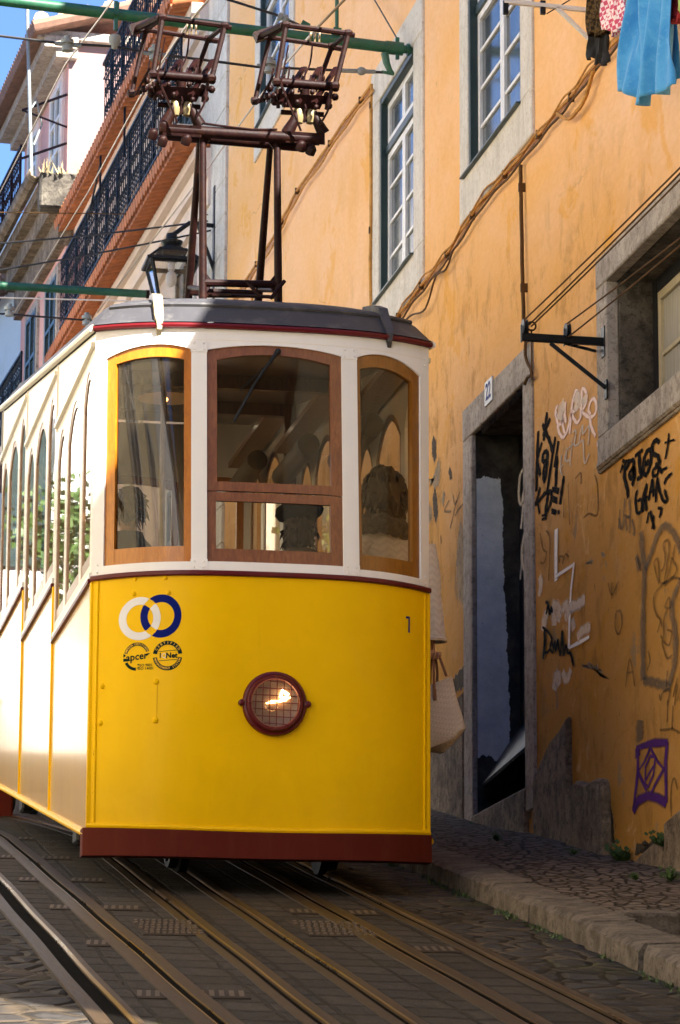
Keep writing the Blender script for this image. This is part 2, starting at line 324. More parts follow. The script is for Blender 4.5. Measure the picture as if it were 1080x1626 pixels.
def quilt_mat():
    m, nt, out = newmat('white_quilted_fabric'); k = N(nt)
    tc = k.n('ShaderNodeTexCoord'); sx = k.n('ShaderNodeSeparateXYZ'); k.l(tc.outputs['Object'], sx.inputs[0])
    zig = k.math('PINGPONG', k.math('ADD', sx.outputs['X'], sx.outputs['Y']), .045)
    w = k.math('PINGPONG', k.math('SUBTRACT', sx.outputs['Z'], k.math('MULTIPLY', zig, .6)), .021)
    h = k.math('POWER', k.math('MULTIPLY', w, 47), .5)
    c = k.mix(h, (.62, .58, .57), (.74, .70, .69))
    k.l(k.bsdf(c, .7, 0, k.bump(h, .35, .01), 0, .3, .2), out.inputs['Surface']); return m
def bag_mat():
    m, nt, out = newmat('cream_woven_tote'); k = N(nt); v = k.coord((1, 1, 1), (0, .6, .3))
    ch = k.n('ShaderNodeTexChecker'); ch.inputs['Scale'].default_value = 75
    ch.inputs['Color1'].default_value = (.58, .49, .39, 1); ch.inputs['Color2'].default_value = (.72, .63, .52, 1); k.l(v, ch.inputs['Vector'])
    c = k.mix(k.ramp(k.noise(k.coord(), 5, 5), .3, .75), ch.outputs['Color'], (.54, .45, .35))
    k.l(k.bsdf(c, .6, 0, k.bump(ch.outputs['Fac'], .3, .003), 0, .35), out.inputs['Surface']); return m
def street_dirt(k, v, c, amt=.5):
    d = k.ramp(k.noise(v, 1.1, 7, .65), .45, .72)
    return k.mix(k.math('MULTIPLY', d, amt), c, (.055, .040, .025))
def cobble_mat():
    m, nt, out = newmat('basalt_cobbles'); k = N(nt)
    v = k.coord((.62, .42, 1)); nn = k.n('ShaderNodeTexNoise'); nn.inputs['Scale'].default_value = 4; k.l(v, nn.inputs['Vector'])
    mx = k.n('ShaderNodeMix', data_type='VECTOR'); mx.inputs[0].default_value = .12; k.l(v, mx.inputs[4]); k.l(nn.outputs['Color'], mx.inputs[5])
    vo = k.n('ShaderNodeTexVoronoi', feature='DISTANCE_TO_EDGE'); vo.inputs['Scale'].default_value = 11; k.l(mx.outputs[1], vo.inputs['Vector'])
    vc = k.n('ShaderNodeTexVoronoi', feature='F1'); vc.inputs['Scale'].default_value = 11; k.l(mx.outputs[1], vc.inputs['Vector'])
    st = k.ramp(vo.outputs['Distance'], .03, .16)
    base = k.mix(vc.outputs['Color'], (.020, .019, .021), (.050, .046, .045)); base = k.mix(.6, base, k.mix(k.ramp(k.noise(v, 16, 6, .7), .3, .7), (.012, .012, .014), (.060, .055, .052)))
    c = k.mix(st, k.mix(k.ramp(k.noise(v, 2.5, 5), .4, .6), (.018, .014, .009), (.085, .064, .044)), base)
    gr = k.math('MULTIPLY', k.math('SUBTRACT', 1.0, st), k.ramp(k.noise(v, 2.0, 5, .6), .55, .66))
    c = k.mix(k.math('MULTIPLY', gr, .6), c, (.05, .06, .02)); c = street_dirt(k, v, c, .35)
    h = k.math('ADD', k.ramp(vo.outputs['Distance'], 0, .2), k.math('MULTIPLY', k.noise(v, 22, 6, .7), .45))
    k.l(k.bsdf(c, k.math('ADD', k.math('MULTIPLY', k.noise(v, 30, 4), .3), .62), 0, k.bump(h, 1.0, .05), 0, .16), out.inputs['Surface']); return m
def sett_mat():
    m, nt, out = newmat('track_setts'); k = N(nt); v = k.coord((1, .36, 1), (0, 0, .075))
    w = k.n('ShaderNodeTexNoise'); w.inputs['Scale'].default_value = 6; k.l(v, w.inputs['Vector'])
    mx = k.n('ShaderNodeMix', data_type='VECTOR'); mx.inputs[0].default_value = .04; k.l(v, mx.inputs[4]); k.l(w.outputs['Color'], mx.inputs[5])
    b = k.n('ShaderNodeTexBrick'); b.offset = 0.0; b.offset_frequency = 2
    for nme, val in (('Scale', 1.0), ('Mortar Size', .0125), ('Mortar Smooth', .35), ('Bias', 0), ('Brick Width', .222), ('Row Height', .112)): b.inputs[nme].default_value = val
    b.inputs['Color1'].default_value = (.029, .024, .019, 1); b.inputs['Color2'].default_value = (.055, .047, .038, 1); b.inputs['Mortar'].default_value = (.014, .0105, .006, 1)
    k.l(mx.outputs[1], b.inputs['Vector'])
    c = k.mix(k.math('MULTIPLY', k.ramp(k.noise(v, 18, 7, .7), .35, .7), .6), b.outputs['Color'], (.026, .021, .017))
    grn = k.ramp(k.noise(k.coord((1, .3, 1)), 2.3, 6, .7), .56, .7); c = k.mix(k.math('MULTIPLY', grn, .5), c, (.046, .044, .012))
    c = street_dirt(k, v, c, .4)
    h = k.math('ADD', k.math('MULTIPLY', b.outputs['Fac'], -1.0), k.math('MULTIPLY', k.noise(v, 25, 6, .7), .5))
    k.l(k.bsdf(c, k.math('ADD', k.math('MULTIPLY', k.noise(v, 24, 4), .3), .62), 0, k.bump(h, 1.0, .04), 0, .14), out.inputs['Surface']); return m
def paving_mat():
    m, nt, out = newmat('calcada_paving'); k = N(nt); v = k.coord((1, .5, 1))
    nn = k.n('ShaderNodeTexNoise'); nn.inputs['Scale'].default_value = 5; k.l(v, nn.inputs['Vector'])
    mx = k.n('ShaderNodeMix', data_type='VECTOR'); mx.inputs[0].default_value = .10; k.l(v, mx.inputs[4]); k.l(nn.outputs['Color'], mx.inputs[5])
    vo = k.n('ShaderNodeTexVoronoi', feature='DISTANCE_TO_EDGE'); vo.inputs['Scale'].default_value = 15; k.l(mx.outputs[1], vo.inputs['Vector'])
    vc = k.n('ShaderNodeTexVoronoi', feature='F1'); vc.inputs['Scale'].default_value = 15; k.l(mx.outputs[1], vc.inputs['Vector'])
    st = k.ramp(vo.outputs['Distance'], .03, .15)
    base = k.mix(vc.outputs['Color'], (.10, .074, .06), (.175, .137, .11)); base = k.mix(.45, base, k.mix(k.ramp(k.noise(v, 12, 6, .7), .3, .7), (.07, .053, .043), (.21, .165, .13)))
    c = k.mix(st, (.045, .034, .022), base); c = street_dirt(k, v, c, .4)
    h = k.math('ADD', k.ramp(vo.outputs['Distance'], 0, .12), k.math('MULTIPLY', k.noise(v, 22, 6, .7), .4))
    k.l(k.bsdf(c, .8, 0, k.bump(h, 1.0, .035), 0, .15), out.inputs['Surface']); return m

# ------------------------------------------------------------------ mesh builder
class MB:
    def __init__(s): s.v = []; s.f = []; s.marks = []
    def cut(s):
        """what follows becomes an object of its own when built"""
        if len(s.v) and (not s.marks or s.marks[-1] != (len(s.v), len(s.f))): s.marks.append((len(s.v), len(s.f)))
        return s
    def add(s, vs, fs):
        o = len(s.v); s.v += [tuple(p) for p in vs]; s.f += [tuple(i+o for i in f) for f in fs]; return s
    def quad(s, a, b, c, d): return s.add([a, b, c, d], [(0, 1, 2, 3)])
    def box(s, a, b, mat=None):
        x0, y0, z0 = a; x1, y1, z1 = b
        vs = [(x0, y0, z0), (x1, y0, z0), (x1, y1, z0), (x0, y1, z0), (x0, y0, z1), (x1, y0, z1), (x1, y1, z1), (x0, y1, z1)]
        if mat is not None: vs = [mat @ Vector(p) for p in vs]
        return s.add(vs, [(0, 3, 2, 1), (4, 5, 6, 7), (0, 1, 5, 4), (1, 2, 6, 5), (2, 3, 7, 6), (3, 0, 4, 7)])
    def hexa(s, p): return s.add(p, [(0, 3, 2, 1), (4, 5, 6, 7), (0, 1, 5, 4), (1, 2, 6, 5), (2, 3, 7, 6), (3, 0, 4, 7)])
    def bar(s, p, q, w, h, up=(0, 0, 1)):
        p = Vector(p); q = Vector(q); d = (q-p).normalized(); up = Vector(up)
        if abs(d.dot(up)) > .98: up = Vector((0, 1, 0))
        a = d.cross(up).normalized()*w/2; b = a.cross(d).normalized()*h/2
        return s.hexa([p-a-b, p+a-b, p+a+b, p-a+b, q-a-b, q+a-b, q+a+b, q-a+b])
    def tube(s, pts, r, n=8, closed=False, cap=True, r2=None):
        pts = [Vector(p) for p in pts]; m = len(pts); rings = []
        rs = r if isinstance(r, (list, tuple)) else [r]*m
        prev = None
        for i in range(m):
            a = pts[(i-1) % m] if (closed or i > 0) else pts[i]; b = pts[(i+1) % m] if (closed or i < m-1) else pts[i]
            d = (b-a).normalized()
            if prev is None:
                up = Vector((0, 0, 1)) if abs(d.z) < .9 else Vector((0, 1, 0)); x = d.cross(up).normalized()
            else: x = (prev-d*prev.dot(d)).normalized()
            prev = x; y = d.cross(x)
            rings.append([pts[i]+(x*math.cos(2*math.pi*j/n)+y*math.sin(2*math.pi*j/n))*rs[i] for j in range(n)])
        vs = [p for rg in rings for p in rg]; fs = []
        for i in range(m if closed else m-1):
            for j in range(n):
                a = i*n+j; b = i*n+(j+1) % n; i2 = (i+1) % m; fs.append((a, b, i2*n+(j+1) % n, i2*n+j))
        if cap and not closed: fs.append(tuple(reversed(range(n)))); fs.append(tuple((m-1)*n+j for j in range(n)))
        return s.add(vs, fs)
    def lathe(s, prof, c, axis=(0, 0, 1), n=20, cap=True):
        ax = Vector(axis).normalized(); t = Vector((1, 0, 0)) if abs(ax.x) < .9 else Vector((0, 0, 1))
        x = ax.cross(t).normalized(); y = ax.cross(x); c = Vector(c)
        vs = [c+ax*h+(x*math.cos(2*math.pi*j/n)+y*math.sin(2*math.pi*j/n))*r for r, h in prof for j in range(n)]
        fs = [(i*n+j, i*n+(j+1) % n, (i+1)*n+(j+1) % n, (i+1)*n+j) for i in range(len(prof)-1) for j in range(n)]
        if cap: fs.append(tuple(reversed(range(n)))); fs.append(tuple((len(prof)-1)*n+j for j in range(n)))
        return s.add(vs, fs)
    def sphere(s, c, r, n=10, m=6, sc=(1, 1, 1)):
        c = Vector(c); vs = []; fs = []
        for i in range(m+1):
            a = math.pi*i/m
            for j in range(n):
                b = 2*math.pi*j/n; vs.append((c.x+r*sc[0]*math.sin(a)*math.cos(b), c.y+r*sc[1]*math.sin(a)*math.sin(b), c.z+r*sc[2]*math.cos(a)))
        for i in range(m):
            for j in range(n): fs.append((i*n+j, (i+1)*n+j, (i+1)*n+(j+1) % n, i*n+(j+1) % n))
        return s.add(vs, fs)
    def grid(s, fn, nu, nv):
        vs = [fn(i/nu, j/nv) for j in range(nv+1) for i in range(nu+1)]
        fs = [(j*(nu+1)+i, j*(nu+1)+i+1, (j+1)*(nu+1)+i+1, (j+1)*(nu+1)+i) for j in range(nv) for i in range(nu)]
        return s.add(vs, fs)
    def panel(s, surf, us, lo, hi, o1, o0, nz=1):
        """solid strip on a surface: u samples, lower and upper bound functions, outer and inner offset"""
        lo_ = lo if callable(lo) else (lambda u: lo); hi_ = hi if callable(hi) else (lambda u: hi)
        k = len(us); vs = []
        for o in (o1, o0):
            for u in us:
                a, b = lo_(u), hi_(u)
                for j in range(nz+1): vs.append(surf(u, a+(b-a)*j/nz, o))
        m = nz+1; fs = []; off = k*m
        for i in range(k-1):
            for j in range(nz):
                a = i*m+j; fs.append((a, a+m, a+m+1, a+1)); a += off; fs.append((a, a+1, a+m+1, a+m))
            a = i*m; fs.append((a, a+off, a+off+m, a+m)); a = i*m+nz; fs.append((a, a+m, a+off+m, a+off))
        for j in range(nz):
            fs.append((j, j+1, j+1+off, j+off)); a = (k-1)*m+j; fs.append((a, a+off, a+off+1, a+1))
        return s.add(vs, fs)
    def build(s, name, mat, parent=None, smooth=False, bevel=0, recalc=True):
        if s.marks:
            cuts = [(0, 0)]+[m for m in s.marks if m[0] < len(s.v)]+[(len(s.v), len(s.f))]; out = None
            for (v0, f0), (v1, f1) in zip(cuts, cuts[1:]):
                q = MB(); q.v = s.v[v0:v1]; q.f = [tuple(i-v0 for i in f) for f in s.f[f0:f1]]
                r = q.build(name, mat, parent, smooth, bevel, recalc); out = out or r
            return out
        me = bpy.data.meshes.new(name); me.from_pydata(s.v, [], s.f); me.validate()
        bm = bmesh.new(); bm.from_mesh(me)
        if recalc: bmesh.ops.recalc_face_normals(bm, faces=bm.faces)
        if bevel:
            bmesh.ops.bevel(bm, geom=[e for e in bm.edges if len(e.link_faces) == 2 and e.calc_face_angle(0) > .6], offset=bevel, segments=1, affect='EDGES', clamp_overlap=True)
        bm.to_mesh(me); bm.free()
        if smooth:
            for p in me.polygons: p.use_smooth = True
            try: me.set_sharp_from_angle(angle=R_(38))
            except Exception: pass
        o = bpy.data.objects.new(name, me); COL.objects.link(o)
        me.materials.append(M[mat] if isinstance(mat, str) else mat)
        if parent is not None: attach(o, parent)
        return o
def world_of(p):
    m = Matrix.Translation(p.location) @ p.rotation_euler.to_matrix().to_4x4() if p.type == 'EMPTY' else Matrix.Identity(4)
    return m
def attach(o, parent):
    o.parent = parent
    r = parent
    while r.parent is not None: r = r.parent
    if parent is r and r.type == 'EMPTY': o.matrix_parent_inverse = world_of(r).inverted()
def thing(name, label, cat, loc, group=None):
    o = bpy.data.objects.new(name, None); COL.objects.link(o); o.location = loc; o.empty_display_size = .2
    o['label'] = label; o['category'] = cat
    if group: o['group'] = group
    return o
def tag(o, label=None, cat=None, group=None, kind=None):
    if label: o['label'] = label
    if cat: o['category'] = cat
    if group: o['group'] = group
    if kind: o['kind'] = kind
    return o
def dup(root, loc, label=None):
    r = root.copy(); COL.objects.link(r); r.location = loc
    if label: r['label'] = label
    for ch in list(root.children):
        c = ch.copy(); COL.objects.link(c); c.parent = r; c.matrix_parent_inverse = ch.matrix_parent_inverse.copy()
        for g in list(ch.children):
            d = g.copy(); COL.objects.link(d); d.parent = c; d.matrix_parent_inverse = g.matrix_parent_inverse.copy()
    return r
def lin(a, b, n): return [a+(b-a)*i/(n-1) for i in range(n)]
def catmull(pts, sub=4):
    out = []; n = len(pts)
    for i in range(n-1):
        p0 = Vector(pts[max(0, i-1)]); p1 = Vector(pts[i]); p2 = Vector(pts[i+1]); p3 = Vector(pts[min(n-1, i+2)])
        for j in range(sub):
            t = j/sub
            out.append(.5*((2*p1)+(p2-p0)*t+(2*p0-5*p1+4*p2-p3)*t*t+(3*p1-p0-3*p2+p3)*t**3))
    out.append(Vector(pts[-1])); return out
def sag(p, q, d, n=14):
    p = Vector(p); q = Vector(q)
    return [p.lerp(q, i/n)-Vector((0, 0, 4*d*(i/n)*(1-i/n))) for i in range(n+1)]
def textpolys(body, size=1.0, bold=0.0, shear=0.0):
    cu = bpy.data.curves.new('lettering', 'FONT'); cu.body = body; cu.size = size; cu.align_x = 'CENTER'; cu.align_y = 'CENTER'
    cu.offset = bold; cu.resolution_u = 2; cu.shear = shear
    o = bpy.data.objects.new('lettering', cu); COL.objects.link(o); bpy.context.view_layer.update()
    me = bpy.data.meshes.new_from_object(o.evaluated_get(bpy.context.evaluated_depsgraph_get()))
    vs = [(v.co.x, v.co.y) for v in me.vertices]; fs = [tuple(p.vertices) for p in me.polygons]
    bpy.data.objects.remove(o); bpy.data.curves.remove(cu); bpy.data.meshes.remove(me)
    return vs, fs
def skinned(name, verts, edges, radii, mat, parent=None, sub=2, root=0):
    """one continuous limbed surface grown from a joint skeleton"""
    me = bpy.data.meshes.new(name); me.from_pydata([tuple(v) for v in verts], edges, [])
    o = bpy.data.objects.new(name, me); COL.objects.link(o)
    o.modifiers.new('skin', 'SKIN'); ss = o.modifiers.new('sub', 'SUBSURF'); ss.levels = sub; ss.render_levels = sub
    for i, r in enumerate(radii):
        sv = me.skin_vertices[0].data[i]; sv.radius = r if isinstance(r, tuple) else (r, r); sv.use_root = (i == root)
    bpy.context.view_layer.update()
    nm = bpy.data.meshes.new_from_object(o.evaluated_get(bpy.context.evaluated_depsgraph_get()))
    bpy.data.objects.remove(o); nm.name = name
    for p in nm.polygons: p.use_smooth = True
    nm.materials.clear(); nm.materials.append(M[mat])
    q = bpy.data.objects.new(name, nm); COL.objects.link(q)
    if parent is not None: attach(q, parent)
    return q
mats()
# =================================================================== the funicular car
HW = .95; CL = 2.19; NC = 3; TL = CL*NC      # half width, compartment length, compartments
def bz(z):
    pts = [(.2, .2), (.39, .2), (1.766, .33), (3.2, .2), (9, .2)]
    if z <= .2: return .2
    for (a, b), (c, d) in zip(pts, pts[1:]):
        if z <= c: return b+(d-b)*(z-a)/(c-a)
    return .2
def front_y(x, z):
    t = min(1, abs(x)/HW); return -bz(z)*(1-t**3.2)
def FS(x, z, o=0):
    e = .004; dx = (front_y(x+e, z)-front_y(x-e, z))/(2*e) if abs(x) < HW-.01 else (2.0 if x > 0 else -2.0)*bz(z)*1.6/.66*.5
    n = Vector((dx, -1, 0)).normalized()
    return Vector((x, front_y(x, z), z))+n*o
def SSL(y, z, o=0): return Vector((-HW-o, y, z))
def SSR(y, z, o=0): return Vector((HW+o, y, z))
def bot(x): return .368+.028*(abs(x)/HW)**2
tram = thing('funicular_tram', 'yellow and white stepped funicular tram climbing the cobbled street', 'tram', (0, 0, G0))
def xs(a, b, n=14): return lin(a, b, n)
# --- front lower panel
mb = MB(); mb.panel(FS, xs(-HW, HW, 41), bot, 1.752, 0, -.03, 10)
fp = mb.build('front_panel', 'yellow', tram, True)
mb = MB(); pts = [FS(x, bot(x)+.012, .004) for x in xs(-HW+.004, HW-.004, 40)]; mb.tube(pts, .016, 8)
mb.build('bottom_moulding', 'yellow', tram, True)
for sx in (-1, 1):
    mb = MB(); mb.box((sx*(HW-.022), -.012, .40), (sx*(HW+.006), .035, 1.752)); mb.build('corner_post', 'yellow', tram, True, .006)
    mb = MB(); mb.tube([FS(sx*(HW-.035), z, .002) for z in lin(.41, 1.75, 8)], .007, 6); mb.build('corner_bead', 'yellow', tram, True)
# bumper
mb = MB()
def bs(x, z, o=0): return Vector((x, -.24*(1-min(1, abs(x)/.976)**3.2)-.01-o, z))
mb.panel(bs, xs(-.975, .957, 41), lambda x: .222+.022*(abs(x))**2, lambda x: bot(x)-.003, .01, -.12)
mb.build('bumper', 'bumper', tram, True)
# belt rail
mb = MB(); mb.panel(FS, xs(-HW-.0, HW+.0, 41), 1.7525, 1.781, .022, -.02); mb.build('belt_moulding', 'maroon', tram, True, .006)
# --- white upper front with three arched lights
def arch(a, b, zs, zp, zs2=None):
    zs2 = zs if zs2 is None else zs2
    def f(x):
        t = (x-a)/(b-a); base = zs+(zs2-zs)*t; return base+(zp-(zs+zs2)/2)*(1-abs(2*t-1)**2.1)
    return f
LW = (-.893, -.438, 1.832, arch(-.893, -.438, 3.012, 3.078, 3.05))
CW = (-.352, .410, 1.834, arch(-.352, .410, 3.048, 3.088))
RW = (.500, .893, 1.824, arch(.500, .893, 3.05, 3.078, 2.995))
TOPZ = 3.172
mb = MB()
for a, b in ((-HW, LW[0]), (LW[1], CW[0]), (CW[1], RW[0]), (RW[1], HW)):
    mb.panel(FS, xs(a, b, 5), 1.781, TOPZ, 0, -.055, 8)
for a, b, z0, ar in (LW, CW, RW):
    mb.panel(FS, xs(a, b, 14), 1.781, z0, 0, -.05); mb.panel(FS, xs(a, b, 20), ar, TOPZ, 0, -.05)
mb.build('front_frame', 'white', tram, True)
# seams, gusset plates and rivets
mb = MB(); mb.panel(FS, xs(-.93, .93, 40), lambda x: 3.095+.012*(1-(x/.95)**2), lambda x: 3.098+.012*(1-(x/.95)**2), .0015, -.002)
mb.build('header_seam', 'creampaint', tram)
mb = MB()
for xc in (-.395, .455):
    for z0, z1 in ((3.035, 3.10), (1.785, 1.845)):
        mb.cut()
        mb.panel(FS, xs(xc-.046, xc+.046, 4), z0, z1, .004, -.002)
        for dx in (-.026, .026):
            for zz in (z0+.014, z1-.014): mb.sphere(FS(xc+dx, zz, .004), .006, 6, 4)
for xc in (-.922, .922):
    for zz in (1.80, 1.84, 3.06, 3.10): mb.cut(); mb.sphere(FS(xc, zz, .002), .006, 6, 4)
mb.build('gusset_plate', 'white', tram, True)
# window frames and panes
def win(a, b, z0, ar, gl, mat, name='window_frame', pane='glass', label=None):
    ga, gb, gz0, gar = gl; o1, o0 = -.012, -.045
    mb = MB()
    mb.panel(FS, xs(a, ga, 3), z0, ar, o1, o0, 6); mb.panel(FS, xs(gb, b, 3), z0, ar, o1, o0, 6)
    mb.panel(FS, xs(ga, gb, 14), z0, gz0, o1-.002, o0); mb.panel(FS, xs(ga, gb, 16), gar, ar, o1-.002, o0)
    fr = mb.build(name, mat, tram, True)
    if label: fr['label'] = label
    mb = MB(); mb.grid(lambda u, v: FS(ga+(gb-ga)*u, gz0+(gar(ga+(gb-ga)*u)-gz0)*v, -.032), 14, 4); mb.build('pane', pane, fr, True)
    return fr
win(*LW, (-.846, -.478, 1.922, arch(-.846, -.478, 2.978, 3.010, 2.995)), 'amber', pane='hazyglass', label='bright amber varnished window frame')
win(*RW, (.522, .846, 1.912, arch(.522, .846, 2.988, 3.005, 2.95)), 'oakwood', label='dark amber varnished window frame')
# centre window: hinged upper sash and lower light
a, b, z0, ar = CW
gar = arch(-.295, .346, 2.995, 3.036)
mb = MB(); o1, o0 = -.012, -.045
mb.panel(FS, xs(a, -.295, 3), 2.238, ar, o1, o0, 6); mb.panel(FS, xs(.346, b, 3), 2.238, ar, o1, o0, 6)
mb.panel(FS, xs(-.295, .346, 14), 2.240, 2.291, o1-.002, o0); mb.panel(FS, xs(-.295, .346, 16), gar, ar, o1-.002, o0)
cw = mb.build('upper_sash', 'brownwood', tram, True)
mb = MB(); mb.grid(lambda u, v: FS(-.295+.641*u, 2.291+(gar(-.295+.641*u)-2.291)*v, -.032), 14, 4); mb.build('pane', 'glass', cw, True)
mb = MB()
mb.panel(FS, xs(a, -.302, 3), z0, 2.234, o1-.004, o0, 3); mb.panel(FS, xs(.342, b, 3), z0, 2.234, o1-.004, o0, 3)
mb.panel(FS, xs(-.302, .342, 12), z0, 1.910, o1-.006, o0); mb.panel(FS, xs(-.302, .342, 12), 2.182, 2.232, o1-.006, o0)
cw2 = mb.build('lower_sash', 'brownwood', tram, True)
mb = MB(); mb.grid(lambda u, v: FS(-.302+.644*u, 1.91+.272*v, -.032), 12, 2); mb.build('pane', 'glass', cw2, True)
# wiper
mb = MB(); p0 = FS(.045, 3.052, .02); p1 = FS(-.098, 2.84, .035); p2 = FS(-.204, 2.632, .028)
mb.tube([p0, FS(-.02, 2.96, .04), p1], [.011, .010, .008], 8); mb.lathe([(.018, 0), (.018, .03), (.008, .036)], FS(.045, 3.052, -.012), (0, -1, 0), 10)
mb.build('wiper_arm', 'iron', tram, True)
mb = MB(); mb.tube([FS(-.09, 2.852, .028), p2], .009, 6); mb.tube([FS(-.015, 2.975, .03), FS(-.172, 2.81, .02)], .003, 5); mb.build('wiper_blade', 'iron', tram, True)

# --- decals on the lower panel (flat marks on the bowed sheet)
def decal_surface(xc, zc, off=.0012):
    e = .01; sl = (front_y(xc+e, zc)-front_y(xc-e, zc))/(2*e); kx = 1/math.sqrt(1+sl*sl)
    return lambda u, v, o=off: FS(xc+u*kx, zc+v, o)
def ring(mb, sf, u0, v0, r0, r1, a0=0, a1=360, skip=None, nr=8, na=200):
    for i in range(nr):
        for j in range(na):
            ra, rb = r0+(r1-r0)*i/nr, r0+(r1-r0)*(i+1)/nr; ta, tb = R_(a0+(a1-a0)*j/na), R_(a0+(a1-a0)*(j+1)/na)
            rm, tm = (ra+rb)/2, (ta+tb)/2
            if skip and skip(u0+rm*math.cos(tm), v0+rm*math.sin(tm)): continue
            mb.quad(*[sf(u0+r*math.cos(t), v0+r*math.sin(t)) for r, t in ((ra, ta), (rb, ta), (rb, tb), (ra, tb))])
sf = decal_surface(-.648, 1.528)
WU, BU, RO, RI = -.058, .062, .118, .076
inb = lambda c, v0: (lambda u, v: RI < math.hypot(u-c, v-v0) < RO)
mb = MB(); ring(mb, sf, WU, -.004, RI, RO, skip=inb(BU, .006)); mb.build('white_ring_emblem', 'decal_white', fp)
mb = MB(); ring(mb, sf, BU, .006, RI, RO, skip=inb(WU, -.004)); mb.build('blue_ring_emblem', 'decal_blue', fp)
def text_on(mb, sf, body, u, v, size, bold=0, rot=0, shear=0, off=.0016, wide=1.0):
    vs, fs = textpolys(body, size, bold, shear); c, s_ = math.cos(rot), math.sin(rot)
    mb.add([sf(u+x*wide*c-y*s_, v+x*wide*s_+y*c, off) for x, y in vs], fs)
def arc_text(mb, sf, body, u, v, r, a0, a1, size, bold=0, inward=False, off=.002):
    n = len(body)
    for i, ch in enumerate(body):
        if ch == ' ': continue
        a = R_(a0+(a1-a0)*i/(n-1)); text_on(mb, sf, ch, u+r*math.cos(a), v+r*math.sin(a), size, bold, a-math.pi/2+(math.pi if inward else 0), 0, off)
# certification seals
sb = decal_surface(-.552, 1.318); sa = decal_surface(-.712, 1.318)
mb = MB(); R1, R2 = .081, .059
ring(mb, sb, 0, 0, R2, R1, 8, 172, None, 2, 60); ring(mb, sb, 0, 0, R2, R1, 188, 352, None, 2, 60)
for dv in (.024, -.027): mb.quad(sb(-.048, dv-.003), sb(.052, dv+.004), sb(.052, dv+.007), sb(-.048, dv))
text_on(mb, sb, 'I', -.040, 0, .038, .0012); text_on(mb, sb, 'Net', .022, 0, .040, .0014)
for t in (172, 174.5, 185.5, 188): pass
sealb = mb.build('round_certification_seal', 'decal_black', fp, recalc=False)
mb = MB(); text_on(mb, sb, 'Q', -.020, -.001, .036, -.0004); mb.build('seal_letter', 'decal_white', sealb, recalc=False)
mb = MB(); arc_text(mb, sb, 'CERTIFIED', 0, 0, .070, 150, 30, .019, .0004); arc_text(mb, sb, 'MANAGEMENT SYSTEM', 0, 0, .070, 197, 343, .0165, .0004, True)
mb.build('seal_lettering', 'decal_yellow', sealb, recalc=False)
mb = MB(); ring(mb, sa, 0, 0, .058, .076, 22, 165, None, 2, 50); ring(mb, sa, -.002, -.004, .058, .074, 206, 268, None, 2, 24)
mb.add([sa(-.078, .018), sa(-.062, .006), sa(-.078, -.004)], [(0, 1, 2)]); mb.add([sa(-.078, -.008), sa(-.05, -.012), sa(-.042, -.024), sa(-.078, -.026)], [(0, 1, 2, 3)])
mb.add([sa(.052, -.004), sa(.078, .016), sa(.056, .014)], [(0, 1, 2)])
text_on(mb, sa, 'apcer', -.002, -.002, .056, .0012, .10, .1)
text_on(mb, sa, 'ISO 9001', .052, -.050, .0215, .0002); text_on(mb, sa, 'ISO 14001', .054, -.068, .0215, .0002)
for dv in (-.048, -.066): mb.add([sa(.004, dv+.006), sa(.016, dv+.006), sa(.006, dv-.003)], [(0, 1, 2)])
seala = mb.build('open_certification_seal', 'decal_black', fp, recalc=False)
mb = MB(); arc_text(mb, sa, 'EMPRESA CERTIFICADA', 0, 0, .067, 160, 27, .0155, .0004); mb.build('seal_lettering', 'decal_yellow', seala, recalc=False)
s1 = decal_surface(.808, 1.552)
mb = MB(); mb.quad(s1(-.004, -.045), s1(.009, -.045), s1(.009, .045), s1(-.004, .045)); mb.quad(s1(-.024, .030), s1(-.004, .033), s1(-.004, .045), s1(-.024, .043))
mb.build('car_number', 'decal_blue', fp)
# bolts
for (x, z, r) in ((-.884, 1.166, .016), (-.890, .964, .017), (-.609, 1.177, .017), (-.608, .968, .018), (-.729, 1.742, .012), (-.573, 1.742, .013), (-.734, 1.662, .014), (-.554, 1.661, .014)):
    mb = MB(); mb.sphere(FS(x, z, .002), r, 12, 8, (1, .55, 1)); mb.build('bolt_head', 'yellow', tram, True)
mb = MB(); mb.panel(FS, xs(-.615, -.602, 3), .985, 1.16, .003, -.002); mb.build('bolt_strap', 'yellow', tram)
rnd = random.Random(5); mb = MB(); mb.tube([FS(-.918+rnd.uniform(-.003, .003), z_, .001) for z_ in lin(.46, .98, 26)], .0028, 4); mb.build('paint_crack', 'slot', tram)
# --- headlight
hc = Vector((.033, -.262, 1.066)); ax = (0, -1, 0)
hl = MB(); hl.lathe([(.176, -.02), (.178, .015), (.172, .026), (.160, .03), (.160, .02), (.158, .022)], hc, ax, 48, False)
hl.lathe([(.158, .02), (.156, .036), (.148, .044), (.134, .044), (.128, .036), (.127, -.03)], hc, ax, 48, False)
for k in range(4):
    a = R_(k*90); c = hc+Vector((math.cos(a)*.142, -.044, math.sin(a)*.142)); hl.sphere(c, .007, 8, 5)
for sx in (-1, 1):
    c = hc+Vector((sx*.182, 0, 0)); hl.lathe([(.018, -.01), (.018, .03), (.010, .034)], c, ax, 12)
lampo = hl.build('headlight', 'maroon', tram, True)
mb = MB()
for k in range(-3, 4):
    d = k*.0385+.004; w = math.sqrt(max(0, .128**2-d*d))
    mb.tube([hc+Vector((d, -.052, -w)), hc+Vector((d+.004, -.052, w))], .0027, 5); mb.tube([hc+Vector((-w, -.049, d)), hc+Vector((w, -.049, d-.006))], .0027, 5)
mb.build('wire_guard', 'maroon', lampo)
mb = MB(); mb.lathe([(.128, .034), (.10, .025), (.06, .021), (.001, .020)], hc, ax, 32, False); mb.build('reflector', 'reflector', lampo, True)
